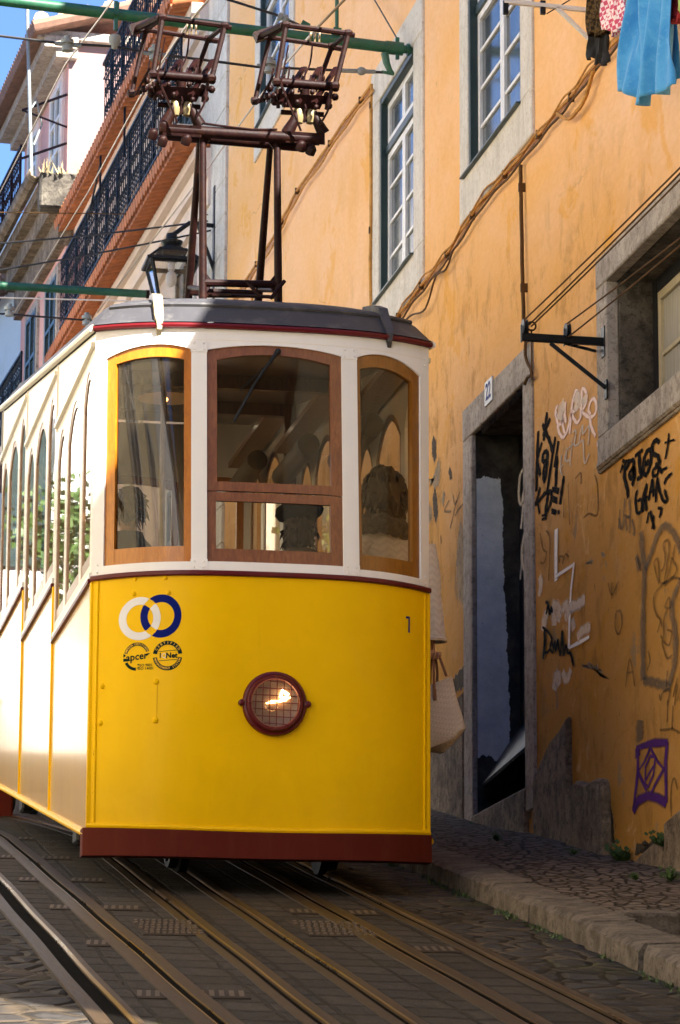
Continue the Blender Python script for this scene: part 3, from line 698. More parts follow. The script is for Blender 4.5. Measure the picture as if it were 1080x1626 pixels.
mb = MB(); mb.sphere(hc+Vector((-.02, -.030, -.012)), .034, 12, 8, (1.1, .3, 1.0)); mb.build('bulb', 'lampglass', lampo, True)
mb = MB(); mb.tube([hc+Vector((-.005, -.034, .004)), hc+Vector((.025, -.034, .012)), hc+Vector((.055, -.034, .022)), hc+Vector((.066, -.034, .05)), hc+Vector((.040, -.034, .07)), hc+Vector((.030, -.034, .04)), hc+Vector((.05, -.034, .03))], [.005, .006, .011, .012, .009, .010, .012], 6); mb.build('glowing_filament', 'bulbhot', lampo, True)
mb = MB(); mb.tube([hc+Vector((-.05, -.034, -.002)), hc+Vector((-.02, -.034, .006)), hc+Vector((.02, -.034, .008)), hc+Vector((.085, -.034, .035))], [.004, .009, .008, .004], 6); mb.build('glow', 'bulb', lampo, True)
# cut-out behind the lamp is hidden by the reflector's dark shell

# --- sides, mirrored left and right
def side(sgn):
    S = SSL if sgn < 0 else SSR
    smat = 'yellow_side'; DP = -.05 if sgn < 0 else -.018; DF = -.045 if sgn < 0 else -.016
    for k in range(NC):
        y0 = .025+k*CL; y1 = (k+1)*CL+(0 if k < NC-1 else 0); dz = k*.357; belt = 1.775+dz
        bt = lambda y: .362+SL*y
        door = (sgn > 0 and k == 0)
        ys = lin(y0+.012, y1-.012, 7)
        if door: ys = lin(y0+.95, y1-.012, 5)
        mb = MB(); mb.panel(S, ys, lambda y: bt(y)+.015, belt-.028, 0, -.03, 6); mb.build('side_panel', smat, tram, True)
        mb = MB(); mb.box((sgn*(HW-.03), y1-.012, bt(y1)), (sgn*(HW+.012), y1+.012, belt+(.33 if k < NC-1 else .0))); mb.build('side_pilaster', 'yellow', tram, True, .004)
        mb = MB(); mb.panel(S, ys, belt-.028, belt+.002, .018, -.02); mb.build('belt_moulding', 'maroon', tram, True, .004)
        mb = MB(); mb.panel(S, ys, belt+.002, belt+.035, .010, -.03); mb.build('sill_rail', 'white', tram, True)
        # three arched lights
        roofz = lambda y: 3.165+SL*y
        W = [(y0+.085, y0+.575), (y0+.685, y0+1.465), (y0+1.565, y1-.075)]
        wz0, top = 1.865+dz, 3.022+dz
        mb = MB(); edges = [y0-.02, W[0][0], W[0][1], W[1][0], W[1][1], W[2][0], W[2][1], y1]
        for i in range(0, 8, 2):
            if door and i == 0: mb.panel(S, lin(edges[0], edges[0]+.05, 3), bt(edges[0]), roofz, 0, DP, 6); continue
            mb.panel(S, lin(edges[i], edges[i+1], 3), belt+.035, roofz, 0, DP, 6)
        for i, (a, b) in enumerate(W):
            r = min((b-a)/2, .26); zs = top-r*.75
            ar = arch(a, b, zs, top)
            mb.panel(S, lin(a, b, 15), ar, roofz, 0, DP, 2)
            if not (door and i == 0): mb.panel(S, lin(a, b, 3), belt+.035, wz0, 0, DP)
        mb.build('side_frame', 'creampaint', tram, True)
        mb = MB(); mb.panel(S, lin(y0+.02, y1-.015, 8), lambda y: top+.075+.0*y, lambda y: top+.105, .022, -.002); mb.build('drip_rail', 'creampaint', tram, True, .004)
        mb = MB(); mb.box((sgn*(HW-.01), y1-.006, top+.06), (sgn*(HW+.008), y1+.006, roofz(y1))); mb.build('panel_strip', 'creampaint', tram)
        for i, (a, b) in enumerate(W):
            if door and i == 0: continue
            r = min((b-a)/2, .26); zs = top-r*.75; ar = arch(a, b, zs, top); t = .042
            mbw = MB(); gar = arch(a+t, b-t, zs-.01, top-t)
            mbw.panel(S, lin(a, a+t, 3), wz0, ar, -.002, DF, 3); mbw.panel(S, lin(b-t, b, 3), wz0, ar, -.002, DF, 3)
            mbw.panel(S, lin(a+t, b-t, 3), wz0, wz0+.07, -.004, DF); mbw.panel(S, lin(a+t, b-t, 13), gar, ar, -.004, DF)
            fr = mbw.build('side_window_frame', 'palewood', tram, True)
            mbw = MB(); mbw.grid(lambda u, v: S(a+t+(b-a-2*t)*u, wz0+.07+(gar(a+t+(b-a-2*t)*u)-wz0-.07)*v, -.010), 12, 3); mbw.build('pane', 'sideglass', fr, True)
    mb = MB(); mb.tube([S(y, .362+SL*y, .006) for y in lin(.0, TL, 12)], .020, 8); mb.build('bottom_moulding', 'yellow', tram, True)
for sg in (-1, 1): side(sg)
# rear end: flat bow mirrored
def RS(x, z, o=0): return Vector((x, TL+.22*(1-min(1, abs(x)/HW)**3.2)+o, z))
rz = SL*TL
mb = MB(); mb.panel(RS, xs(-HW, HW, 21), .36+rz, 1.775+.714, 0, -.03, 4); mb.build('rear_panel', 'yellow', tram, True)
mb = MB()
for a, b in ((-HW, -.89), (-.44, -.35), (.41, .5), (.89, HW)): mb.panel(RS, xs(a, b, 4), 2.489, 3.17+rz, 0, -.05, 4)
for a, b in ((-.89, -.44), (-.35, .41), (.5, .89)):
    mb.panel(RS, xs(a, b, 8), 2.489, 2.56, 0, -.05); mb.panel(RS, xs(a, b, 12), arch(a, b, 3.05+.70, 3.09+.70), 3.17+rz, 0, -.05)
mb.build('rear_frame', 'white', tram, True)
for a, b in ((-.89, -.44), (-.35, .41), (.5, .89)):
    mb = MB(); ar = arch(a, b, 3.05+.70, 3.09+.70); ar2 = arch(a+.05, b-.05, 2.99+.70, 3.03+.70)
    mb.panel(RS, xs(a, a+.05, 3), 2.56, ar, -.01, -.045, 3); mb.panel(RS, xs(b-.05, b, 3), 2.56, ar, -.01, -.045, 3)
    mb.panel(RS, xs(a+.05, b-.05, 8), 2.56, 2.63, -.012, -.045); mb.panel(RS, xs(a+.05, b-.05, 8), ar2, ar, -.012, -.045)
    fr = mb.build('rear_window_frame', 'amber', tram, True)
    mb = MB(); mb.grid(lambda u, v: RS(a+.05+(b-a-.1)*u, 2.63+(ar2(a+.05+(b-a-.1)*u)-2.63)*v, -.03), 8, 2); mb.build('pane', 'sideglass', fr, True)
# --- roof
def outline(k, inset, z, n=24):
    P = []
    for x in lin(-1, 1, n): P.append(Vector((x*HW*k, (inset+front_y(x*HW*.999, 3.2)*max(.2, 1-inset*1.2)), z)))
    for y in lin(inset, TL-inset, 14)[1:-1]: P.append(Vector((HW*k, y, z+SL*max(0, y))))
    for x in lin(1, -1, n): P.append(Vector((x*HW*k, TL-inset+.2*(1-abs(x)**3.2), z+SL*TL)))
    for y in lin(TL-inset, inset, 14)[1:-1]: P.append(Vector((-HW*k, y, z+SL*max(0, y))))
    return P
lv = [(1.012, -.012, 3.168), (1.02, -.02, 3.205), (1.0, .0, 3.222), (.935, .07, 3.310), (.905, .095, 3.334), (.885, .12, 3.368), (.76, .24, 3.425), (.5, .40, 3.466), (.2, .6, 3.484), (.02, .7, 3.486)]
rings = [outline(*l) for l in lv]; nr = len(rings[0])
mb = MB(); mb.add([p for r in rings[1:] for p in r], [(i*nr+j, i*nr+(j+1) % nr, (i+1)*nr+(j+1) % nr, (i+1)*nr+j) for i in range(len(rings)-2) for j in range(nr)])
mb.build('roof', 'roof', tram, True)
n_ = 24
mb = MB(); pts = [p+Vector((0, -.004, .0)) for p in outline(1.012, -.010, 3.186)[:n_]]; mb.tube(pts, .0165, 8); mb.build('roof_trim', 'redtrim', tram, True)
for sg, a in ((-1, 0), (1, 1)):
    mb = MB(); mb.tube([Vector((sg*HW*1.02, y, 3.19+SL*y)) for y in lin(-.01, TL, 10)], .022, 8); mb.build('gutter_moulding', 'creampaint', tram, True)
mb = MB(); pts = [p for p in outline(.91, .090, 3.338)[:n_]]
mb.tube(pts, .014, 6); mb.build('roof_lip', 'roof', tram, True)
def rib(x, w, mat, name, zdrop):
    mb = MB(); path = []
    for kk, ins, z in ((1.0, -.035, 3.150), (1.0, -.035, 3.20), (1.0, -.008, 3.236), (1.0, .07, 3.326), (1.0, .11, 3.385), (1.0, .25, 3.442), (1.0, .42, 3.482)):
        path.append(Vector((x*(1-.12*max(0, ins)), ins+front_y(x, 3.2)*max(.2, 1-max(0, ins)*1.2), z+zdrop)))
    for i in range(len(path)-1):
        a, b = path[i], path[i+1]; f = .45+.55*min(1, i/2.2); g = .45+.55*min(1, (i+1)/2.2)
        mb.add([a+Vector((-w*f, 0, 0)), a+Vector((w*f, 0, 0)), b+Vector((w*g, 0, 0)), b+Vector((-w*g, 0, 0)), a+Vector((-w*f, .03, -.03)), a+Vector((w*f, .03, -.03)), b+Vector((w*g, .03, -.03)), b+Vector((-w*g, .03, -.03))],
               [(0, 1, 2, 3), (4, 7, 6, 5), (0, 3, 7, 4), (1, 5, 6, 2), (0, 4, 5, 1), (3, 2, 6, 7)])
    mb.build(name, mat, tram, True)
rib(-.615, .027, 'ribpaint', 'roof_rib', .008); rib(.695, .026, 'roof', 'roof_rib', .008)
# --- interior
mb = MB(); 
for k in range(NC): mb.box((-HW+.03, .03+k*CL, .74+k*.357), (HW-.03, (k+1)*CL, .77+k*.357)); mb.box((-HW+.03, (k+1)*CL-.01, .77+k*.357), (HW-.03, (k+1)*CL+.0, 1.12+k*.357))
mb.build('floor', 'darkwood', tram)
mb = MB(); mb.box((-.72, -.10, .77), (.72, -.06, 1.74)); mb.build('dashboard', 'darkwood', tram)
mb = MB(); mb.hexa([(-.93, .0, 3.15), (.93, .0, 3.15), (.93, TL, 3.15+rz), (-.93, TL, 3.15+rz), (-.6, .0, 3.19), (.6, .0, 3.19), (.6, TL, 3.19+rz), (-.6, TL, 3.19+rz)]); mb.build('ceiling', 'darkwood', tram)
for k in range(NC-1):
    y = (k+1)*CL; dz = k*.357; mb = MB()
    for a, b in ((-.92, -.84), (.84, .92)): mb.box((a, y-.03, .78+dz), (b, y+.03, 3.15+SL*y))
    mb.box((-.92, y-.028, .9+dz), (-.25, y+.028, 1.72+dz)); mb.box((.25, y-.028, .9+dz), (.92, y+.028, 1.72+dz)); mb.box((-.92, y-.028, 3.06+SL*y), (.92, y+.028, 3.148+SL*y)); mb.build('partition', 'darkwood', tram)
for k in range(NC):
    y = k*CL; dz = k*.357
    for sg in (-1, 1):
        if not (sg > 0 and k == 0):
            mb = MB(); mb.box((sg*.90, y+.2, .78+dz), (sg*.52, y+2.0, 1.22+dz)); mb.box((sg*.91, y+.2, 1.22+dz), (sg*.86, y+2.0, 1.70+dz)); mb.build('bench_seat', 'brownwood', tram, False, .02)
        mb = MB(); mb.tube([(sg*.80, y+.95, 2.93+dz), (sg*.80, y+2.02, 2.93+dz)], .075, 14); mb.build('rolled_blind', 'blind', tram, True)
        mb = MB(); mb.box((sg*.90, y+.25, 3.00+dz+.09), (sg*.74, y+2.0, 3.04+dz+.09)); mb.build('cornice_board', 'palewood', tram)
mb = MB(); mb.tube([(-.52, .35, .78), (-.52, .35, 3.15)], .017, 8); mb.build('grab_pole', 'steel', tram, True)
mb = MB(); mb.tube([(.70, .9, .78), (.70, .9, 3.2)], .03, 8); mb.build('grab_pole', 'darkwood', tram, True)
lb = onY(264, 633, .8)
mb = MB(); mb.lathe([(.17, .0), (.13, .035), (.04, .06), (.02, .14)], lb, (0, 0, 1), 20, False); cl = mb.build('ceiling_lamp', 'creampaint', tram, True)
mb = MB(); mb.sphere(lb+Vector((0, 0, -.005)), .012, 8, 6); mb.build('bulb', 'bulb', cl, True)
# --- underframe, axle boxes and wheels
mb = MB(); mb.hexa([(-.8, .05, .30), (.8, .05, .30), (.8, TL, .30+rz), (-.8, TL, .30+rz), (-.8, .05, .38), (.8, .05, .38), (.8, TL, .38+rz), (-.8, TL, .38+rz)]); mb.build('underframe', 'iron', tram)
for y in (1.45, 5.2):
    for sg in (-1, 1):
        c = Vector((.18+sg*.44, y, gz(y)+.26)); mb = MB()
        mb.lathe([(.02, -.05), (.25, -.05), (.25, .0), (.225, .01), (.225, .06), (.19, .06), (.17, .03), (.06, .03), (.05, .07), (.02, .07)], c, (sg, 0, 0), 26); mb.build('wheel', 'iron', tram, True)
    mb = MB(); mb.tube([(-.3, y, gz(y)+.26), (.66, y, gz(y)+.26)], .05, 10); mb.build('axle', 'iron', tram, True)
    mb = MB(); mb.box((-.87, y-.12, gz(y)+.16), (-.78, y+.12, gz(y)+.34)); mb.build('axle_box', 'iron', tram, False, .015)
# --- current collector tower on the roof
YT, YB = .85, 1.45
tw = MB()
fl, fr_ = onY(322, 205, YT), onY(440, 212, YT); flb, frb = onY(322, 478, YT), onY(442, 480, YT)
bl, br = onY(318, 214, YT+.10), onY(430, 220, YT+.10); blb, brb = onY(299, 474, YB), onY(410, 478, YB)
tw.tube([fl, flb], [.021, .025], 10); tw.tube([fr_, frb], [.021, .025], 10); tw.tube([bl, blb], [.019, .025], 10); tw.tube([br, brb], [.019, .025], 10)
def at(a, b, t): return a.lerp(b, t)
tw.tube([at(fl, flb, .895), at(fr_, frb, .895)], .023, 8); tw.tube([at(bl, blb, .955), at(br, brb, .955)], .023, 8)
tw.tube([at(fl, flb, .93), at(bl, blb, .93)], .015, 8); tw.tube([at(fr_, frb, .93), at(br, brb, .93)], .015, 8)
tw.tube([at(fl, flb, .97), at(br, brb, .97)], .012, 6); tw.tube([at(fr_, frb, .97), at(bl, blb, .97)], .012, 6)
for a, b, s_ in ((fl, flb, 1), (fr_, frb, -1)):
    for t, dz in ((.895, 1), (.895, -1), (.04, -1)):
        p = at(a, b, t); mb_ = [p, p+Vector((s_*.065, 0, 0)), p+Vector((0, 0, dz*.085))]
        tw.add([q+Vector((0, dy, 0)) for dy in (-.006, .006) for q in mb_], [(0, 1, 2), (5, 4, 3), (0, 3, 4, 1), (1, 4, 5, 2), (2, 5, 3, 0)])
tower = tw.build('collector_tower', 'rust', tram, True)
mb = MB(); A, B = onY(252, 205, YT-.03), onY(507, 222, YT-.03); mb.tube([A, B], .036, 12)
mb.cut(); A2, B2 = onY(262, 214, YT+.09), onY(498, 234, YT+.09); mb.tube([A2, B2], .033, 10)
for u, v in ((243, 213), (258, 224), (296, 222), (478, 232), (494, 238), (260, 200)): mb.lathe([(.012, -.035), (.03, -.03), (.034, .01), (.02, .03), (.012, .034)], onY(u, v, YT-.05), (.3, -.6, 1), 6)
mb.tube([onY(322, 196, YT-.05), onY(350, 200, YT-.06), onY(400, 206, YT-.06), onY(440, 206, YT-.05)], .008, 5)
for a, b in (((392, 446), (413, 472)), ((452, 446), (430, 474))): mb.tube([onY(*a, YT-.08), onY(*b, YT-.10)], .012, 6)
mb.build('collector_beam', 'rust', tower, True)
def collector(ou, ov):
    def P(u, v, Y): return onY(u+ou, v+ov, Y)
    Yf, Yb = .68, .98
    fm = MB()
    # upper rectangle
    TLf, TRf, TLb, TRb = P(258, 28, Yf), P(357, 41, Yf), P(232, 47, Yb), P(331, 62, Yb)
    BLf, BRf, BLb, BRb = P(243, 118, Yf), P(336, 124, Yf), P(209, 148, Yb), P(313, 112, Yb)
    for a, b, r in ((TLf, TRf, .017), (TLb, TRb, .015), (TLf, TLb, .015), (TRf, TRb, .015), (TLf, BLf, .017), (TRf, BRf, .017), (TLb, BLb, .015), (TRb, BRb, .015)): fm.tube([a, b], r, 7)
    for p in (TLf, TRf, TLb, TRb, BLf, BRf, BLb, BRb): fm.lathe([(.012, -.026), (.025, -.018), (.026, .010), (.018, .022), (.009, .028)], p, (1, -.1, .1), 7)
    fm.tube([TLf-Vector((.02, 0, 0)), TLb-Vector((.06, 0, 0))], .02, 6); fm.tube([TRf+Vector((.04, 0, -.01)), TRf-Vector((.04, 0, 0))], .016, 6)
    fm.tube([TRb+Vector((.07, 0, -.01)), TRb-Vector((.02, 0, 0))], .018, 6); fm.bar(TLb-Vector((.09, 0, .01)), TLb+Vector((.03, 0, .04)), .05, .06)
    # lower pivots and springs
    fm.tube([P(240, 118, .8), P(338, 126, .8)], .028, 10); fm.tube([P(235, 140, .82), P(330, 148, .82)], .026, 8)
    for u in (262, 288, 314): fm.bar(P(u+24, 96, .95), P(u-12, 152, .75), .030, .02); fm.tube([P(u+2, 94, .8), P(u-2, 124, .78)], .006, 5)
    fm.tube([P(238, 96, .8), P(228, 150, .8)], .006, 5); fm.tube([P(209, 150, .9), P(224, 146, .85)], .014, 6)
    for u, v in ((229, 141), (240, 141), (244, 118), (336, 142), (326, 156), (337, 128), (232, 128), (240, 150)): fm.sphere(P(u, v, .8), .024, 8, 5)
    fm.add([P(246, 136, .74), P(322, 140, .74), P(312, 162, .80), P(252, 158, .80), P(246, 136, .95), P(322, 140, .95), P(312, 162, .95), P(252, 158, .95)], [(0, 1, 2, 3), (4, 7, 6, 5), (0, 4, 5, 1), (3, 2, 6, 7), (0, 3, 7, 4), (1, 5, 6, 2)])
    fm.tube([P(288, 130, .80), P(287, 182, .84)], .030, 10)
    for u, v in ((250, 132), (268, 134), (300, 134), (322, 138), (256, 154), (306, 158), (276, 150)): fm.lathe([(.006, -.016), (.015, -.013), (.015, .010), (.007, .016)], P(u, v, .74), (0, -1, .2), 6)
    fm.tube(catmull([P(250, 120, .72), P(262, 150, .70), P(274, 176, .72), P(282, 196, .74)], 4), .007, 5); fm.tube(catmull([P(330, 130, .72), P(326, 160, .72), P(312, 186, .74)], 4), .007, 5)
    fm.tube([P(244, 130, .78), P(246, 160, .80)], .012, 7); fm.tube([P(330, 132, .78), P(322, 162, .80)], .012, 7); fm.tube([P(250, 166, .84), P(318, 170, .84)], .016, 8)
    for uu in (256, 270, 284, 298, 312): fm.tube([P(uu, 108, .86), P(uu-6, 134, .80)], .007, 5)
    fm.tube([P(238, 108, .74), P(214, 152, .80)], .007, 5); fm.tube([P(350, 60, .74), P(338, 130, .76)], .005, 5); fm.tube([P(262, 60, .74), P(250, 122, .76)], .005, 5); fm.tube(catmull([P(300, 60, .8), P(296, 90, .82), P(284, 120, .80), P(290, 160, .78)], 4), .006, 5)
    # feet
    for u, s_ in ((268, -1), (310, 1)):
        fm.tube([P(u-s_*8, 166, .82), P(u-s_*3, 180, .82), P(u+s_*8, 200, .84)], [.022, .030, .040], 10)
    fm.add([P(258, 196, .78), P(320, 200, .78), P(320, 218, .80), P(258, 214, .80), P(258, 196, .92), P(320, 200, .92), P(320, 218, .92), P(258, 214, .92)], [(0, 1, 2, 3), (4, 7, 6, 5), (0, 4, 5, 1), (3, 2, 6, 7), (0, 3, 7, 4), (1, 5, 6, 2)])
    fo = fm.build('current_collector', 'rust', tower, True)
    return fo, P
for k, (ou, ov) in enumerate(((0, 0), (196, 12))):
    tower_parent = tower
    fo, P = collector(ou, ov)
    fo.parent = tram; fo.matrix_parent_inverse = world_of(tram).inverted()
    for u in (278, 297):
        mb = MB(); c = P(u, 172, .83); mb.lathe([(.012, -.052), (.026, -.046), (.034, -.02), (.036, 0), (.034, .02), (.026, .046), (.012, .052)], c, (0, 0, 1), 14); mb.build('insulator', 'porcelain', fo, True)
    mb = MB()
    for u in (297, 304, 311): mb.lathe([(.012, -.006), (.024, -.003), (.024, .003), (.012, .006)], P(u, 44, .82), (1, 0, 0), 12); mb.tube([P(u, 36, .82), P(u, 55, .82)], .006, 5)
    mb.build('contact_roller', 'copperwire', fo, True)
# =================================================================== ground, track, pavement
def poly_x(pts):
    """smooth x(y) through survey points, straight beyond them"""
    pts = sorted((p[1], p[0]) for p in pts)
    n = len(pts); my = sum(p[0] for p in pts)/n; mx = sum(p[1] for p in pts)/n
    b = sum((p[0]-my)*(p[1]-mx) for p in pts)/sum((p[0]-my)**2 for p in pts)
    return lambda y: mx+b*(y-my)
SV = {'A': [(0, 1395), (50, 1450), (100, 1505), (150, 1560), (215, 1626)], 'B': [(0, 1330), (60, 1375), (120, 1425), (180, 1478), (250, 1543), (335, 1626)],
 'C': [(205, 1382), (270, 1433), (340, 1487), (420, 1550), (510, 1622)], 'D': [(345, 1420), (400, 1455), (460, 1490), (530, 1540), (600, 1590), (650, 1626)],
 'E': [(490, 1432), (540, 1460), (620, 1500), (700, 1545), (780, 1595), (830, 1626)], 'F': [(500, 1385), (560, 1412), (640, 1452), (740, 1502), (840, 1552), (940, 1602), (990, 1626)],
 'K': [(740, 1425), (840, 1460), (920, 1500), (1000, 1535), (1080, 1575)]}
base = {k: poly_x([onG(*q) for q in v]) for k, v in SV.items()}
def bend(y): return 0 if y < 4.2 else -.028*(y-4.2)**2 if y < 12 else -.028*7.8**2-.4368*(y-12)
def railx(k, y):
    x = base[k](min(y, 5))
    if k in 'ABC': return x+bend(y)
    return x
def gp(x, y, h=0): return Vector((x, y, gz(y)+h))
YS = [-40, -30, -22, -16, -12, -9, -7, -6, -5, -4, -3, -2, -1, 0, 1, 2, 3, 4, 5, 6, 7, 8, 9, 10, 11, 12, 14, 17, 20, 25, 30, 40]
mb = MB(); mb.grid(lambda u, v: gp(-90+180*u, -70+240*v), 60, 80)
tag(mb.build('street', 'cobble', None), kind='structure')
def strip(mb, xa, xb, ys, h):
    for y0, y1 in zip(ys, ys[1:]): mb.quad(gp(xa(y0), y0, h), gp(xb(y0), y0, h), gp(xb(y1), y1, h), gp(xa(y1), y1, h))
fine = lin(-16, 14, 61)
mb = MB(); strip(mb, lambda y: railx('A', y)-.02, lambda y: railx('F', y)+.02, fine, .005)
tag(mb.build('track_bed', 'setts', None), kind='structure')
# rails: grooved running rails and the cable conduits
def rail(k, slot, mats_, label, ys=fine, name='tram_rail', w=1.0, parts=True):
    root = thing(name, label, 'rail', gp(railx(k, -4), -4), 'rails of the two interlaced tram tracks')
    for nm, xa, xb, h, mt in slot:
        mb = MB(); f = lambda y, d: Vector((railx(k, y)+d, y, gz(y)+h))
        us = ys
        vs = []; fs = []
        for i, y in enumerate(us):
            j = .003*math.sin(y*2.1+ord(k)) 
            vs += [f(y, xa+j)-Vector((0, 0, .03)), f(y, xa+j), f(y, xb+j), f(y, xb+j)-Vector((0, 0, .03))]
        for i in range(len(us)-1):
            for q in range(3): a = i*4+q; fs.append((a, a+1, a+5, a+4))
        mb.add(vs, fs); mb.build(nm, mt, root, False)
    return root
run_r = [('rail_head', -.026, .030, .016, 'railshine'), ('rail_web', .030, .052, .009, 'slot'), ('guard_flange', .052, .098, .012, 'rail')]
run_l = [('rail_head', .0, .026, .015, 'rail'), ('worn_edge', -.020, .0, .016, 'railshine'), ('groove', -.085, -.020, .0075, 'slot'), ('guard_flange', -.145, -.085, .013, 'rail')]
cond = [('conduit_flange', -.088, -.021, .013, 'rail'), ('worn_edge', -.021, -.015, .0132, 'railshine'), ('slot_gap', -.015, .016, .008, 'slot'), ('worn_edge', .016, .022, .0132, 'railshine'), ('conduit_flange', .022, .080, .013, 'rail')]
plain = [('guard_flange', -.085, -.040, .011, 'rail'), ('groove', -.040, -.018, .0075, 'slot'), ('worn_edge', -.018, -.006, .0185, 'railshine'), ('rail_head', -.006, .036, .018, 'rail')]
rail('A', run_l, None, 'leftmost running rail with a wide black groove beside the sunlit cobbles')
rail('B', cond, None, 'slotted cable conduit rail, second from the left, running out under the tram corner')
rail('C', plain, None, 'rusty rail beside the mossy strip, third from the left')
rail('D', plain, None, 'rusty rail on the right edge of the mossy strip, fourth from the left')
rail('E', cond, None, 'slotted cable conduit rail, second from the kerb')
rail('F', plain, None, 'rightmost rusty rail, nearest the kerb, shining where it enters the shadow under the tram')
# iron gratings and chequer plates between the rails
def grate(u, v, L, W, label, nb=5, name='drain_grate'):
    p = onG(u, v, G0+.01); sl = (railx('D', p.y+1)-railx('D', p.y-1))/2
    root = thing(name, label, 'grate', p, 'iron covers set between the rails')
    def g(x, y, h): return Vector((p.x+x+sl*y, p.y+y, gz(p.y+y)+h))
    mb = MB(); mb.hexa([g(-W/2, -L/2, .002), g(W/2, -L/2, .002), g(W/2, L/2, .002), g(-W/2, L/2, .002), g(-W/2, -L/2, .010), g(W/2, -L/2, .010), g(W/2, L/2, .010), g(-W/2, L/2, .010)]); mb.build('cover_plate', 'castiron', root)
    mb = MB()
    if nb < 9:
        for i in range(nb):
            x = -W/2+W*(i+.5)/nb; d = W/nb*.26
            mb.quad(g(x-d-.01, -L*.36, .0125), g(x+d-.01, -L*.36, .0125), g(x+d+.01, L*.36, .0125), g(x-d+.01, L*.36, .0125))
        mb.build('grate_bars', 'grate_bar', root)
    else:
        for i in range(nb):
            for j in range(6):
                x = -W*.43+W*.86*i/(nb-1)+(.012 if j % 2 else 0); y = -L*.4+L*.8*j/5
                mb.hexa([g(x-.014, y-.03, .010), g(x+.006, y-.03, .010), g(x+.014, y+.03, .010), g(x-.006, y+.03, .010), g(x-.012, y-.026, .016), g(x+.004, y-.026, .016), g(x+.012, y+.026, .016), g(x-.004, y+.026, .016)])
        mb.build('raised_studs', 'grate_bar', root)
for i, (u, v) in enumerate(((14, 1360), (53, 1396), (104, 1440), (165, 1497), (250, 1578))):
    grate(u, v, .30, .17, 'small grate left of the conduit rail, %s' % ['farthest up the street of the left row', 'second from the top of the left row', 'midway down the left row', 'fourth down the left row', 'lowest of the left row'][i])
for i, (u, v) in enumerate(((32, 1331), (88, 1362), (138, 1397), (192, 1441), (352, 1578))):
    grate(u, v, .30, .19, 'slotted grate right of the left conduit rail, %s' % ['farthest up under the tram side', 'second down behind the bumper corner', 'third down below the bumper corner', 'just above the left chequer plate', 'lowest and nearest the camera'][i])
for i, (u, v) in enumerate(((487, 1447), (570, 1449), (690, 1507))):
    grate(u, v, .30, .19, 'slotted grate on the right track, %s' % ['left of the conduit rail just below the tram', 'right of the conduit rail just below the tram', 'rust brown and lowest beside the outer rail'][i])
grate(265, 1472, .85, .30, 'studded iron chequer plate between the left rails', 10, 'access_cover')
grate(527, 1474, .85, .34, 'studded iron chequer plate on the right hand track', 10, 'access_cover')
# kerb and pavement
KX = lambda y: base['K'](y) if y < 2 else base['K'](2)+(y-2)*.02
KH = .125
random.seed(3)
mb = MB(); y = -9.0
while y < 18:
    L = random.uniform(1.0, 1.45); j = random.uniform(-.012, .012); k2 = random.uniform(-.008, .01); y1 = y+L-.012
    a0, a1 = KX(y)+j, KX(y1)+j; wv = .24
    n = 14; base_i = len(mb.v); sec = []
    for i in range(n+1):
        t = i/n; yy = y+(y1-y)*t; a = a0+(a1-a0)*t+.010*random.uniform(-1, 1)
        e = .02 if 0 < i < n else .03
        sec.append([gp(a, yy, -.03), gp(a+.004, yy, KH-e*1.3-.012*random.random()+k2), gp(a+.022+.022*random.random(), yy, KH-.004-.006*random.random()+k2), gp(a+wv, yy, KH+.004+k2), gp(a+wv, yy, -.03)])
    vs = [p for s_ in sec for p in s_]; fs = [(i*5+q, i*5+q+1, i*5+q+6, i*5+q+5) for i in range(n) for q in range(4)]
    fs += [(4, 3, 2, 1, 0), tuple(n*5+q for q in range(5))]
    mb.add(vs, fs); y += L
tag(mb.build('kerb', 'kerb', None, True), kind='structure')
WX = 2.4
STEP = -2.75
mb = MB()
def pav(u, v):
    yy = STEP+(22-STEP)*v; xa = KX(yy)+.20; x = xa+(WX+.1-xa)*u
    return gp(x, yy, KH-.002+.05*u+.012*math.sin(yy*1.7+u*3)*u)
mb.grid(pav, 8, 60)
mb2 = MB()
def pav2(u, v):
    yy = -12+(STEP+12)*v; xa = KX(yy)+.20; x = xa+(WX+.1-xa)*u
    return gp(x, yy, KH-.012-.105*min(1, u*3.0)+.006*math.sin(yy*2+u*4))
mb.grid(pav2, 8, 30)
mb.quad(pav(0, 0), pav(1, 0), pav2(1, 1), pav2(0, 1))
tag(mb.build('pavement', 'paving', None), kind='structure')
mb = MB(); 
for i in range(4):
    xa = KX(STEP)+.25+i*.29; mb.hexa([gp(xa, STEP-.045, -.02), gp(xa+.282, STEP-.045, -.02), gp(xa+.282, STEP+.16, -.02), gp(xa, STEP+.16, -.02), gp(xa, STEP-.045, KH+.012), gp(xa+.282, STEP-.045, KH+.018), gp(xa+.282, STEP+.16, KH+.02), gp(xa, STEP+.16, KH+.014)])
tag(mb.build('pavement_step', 'kerb', None, False, .012), kind='structure')

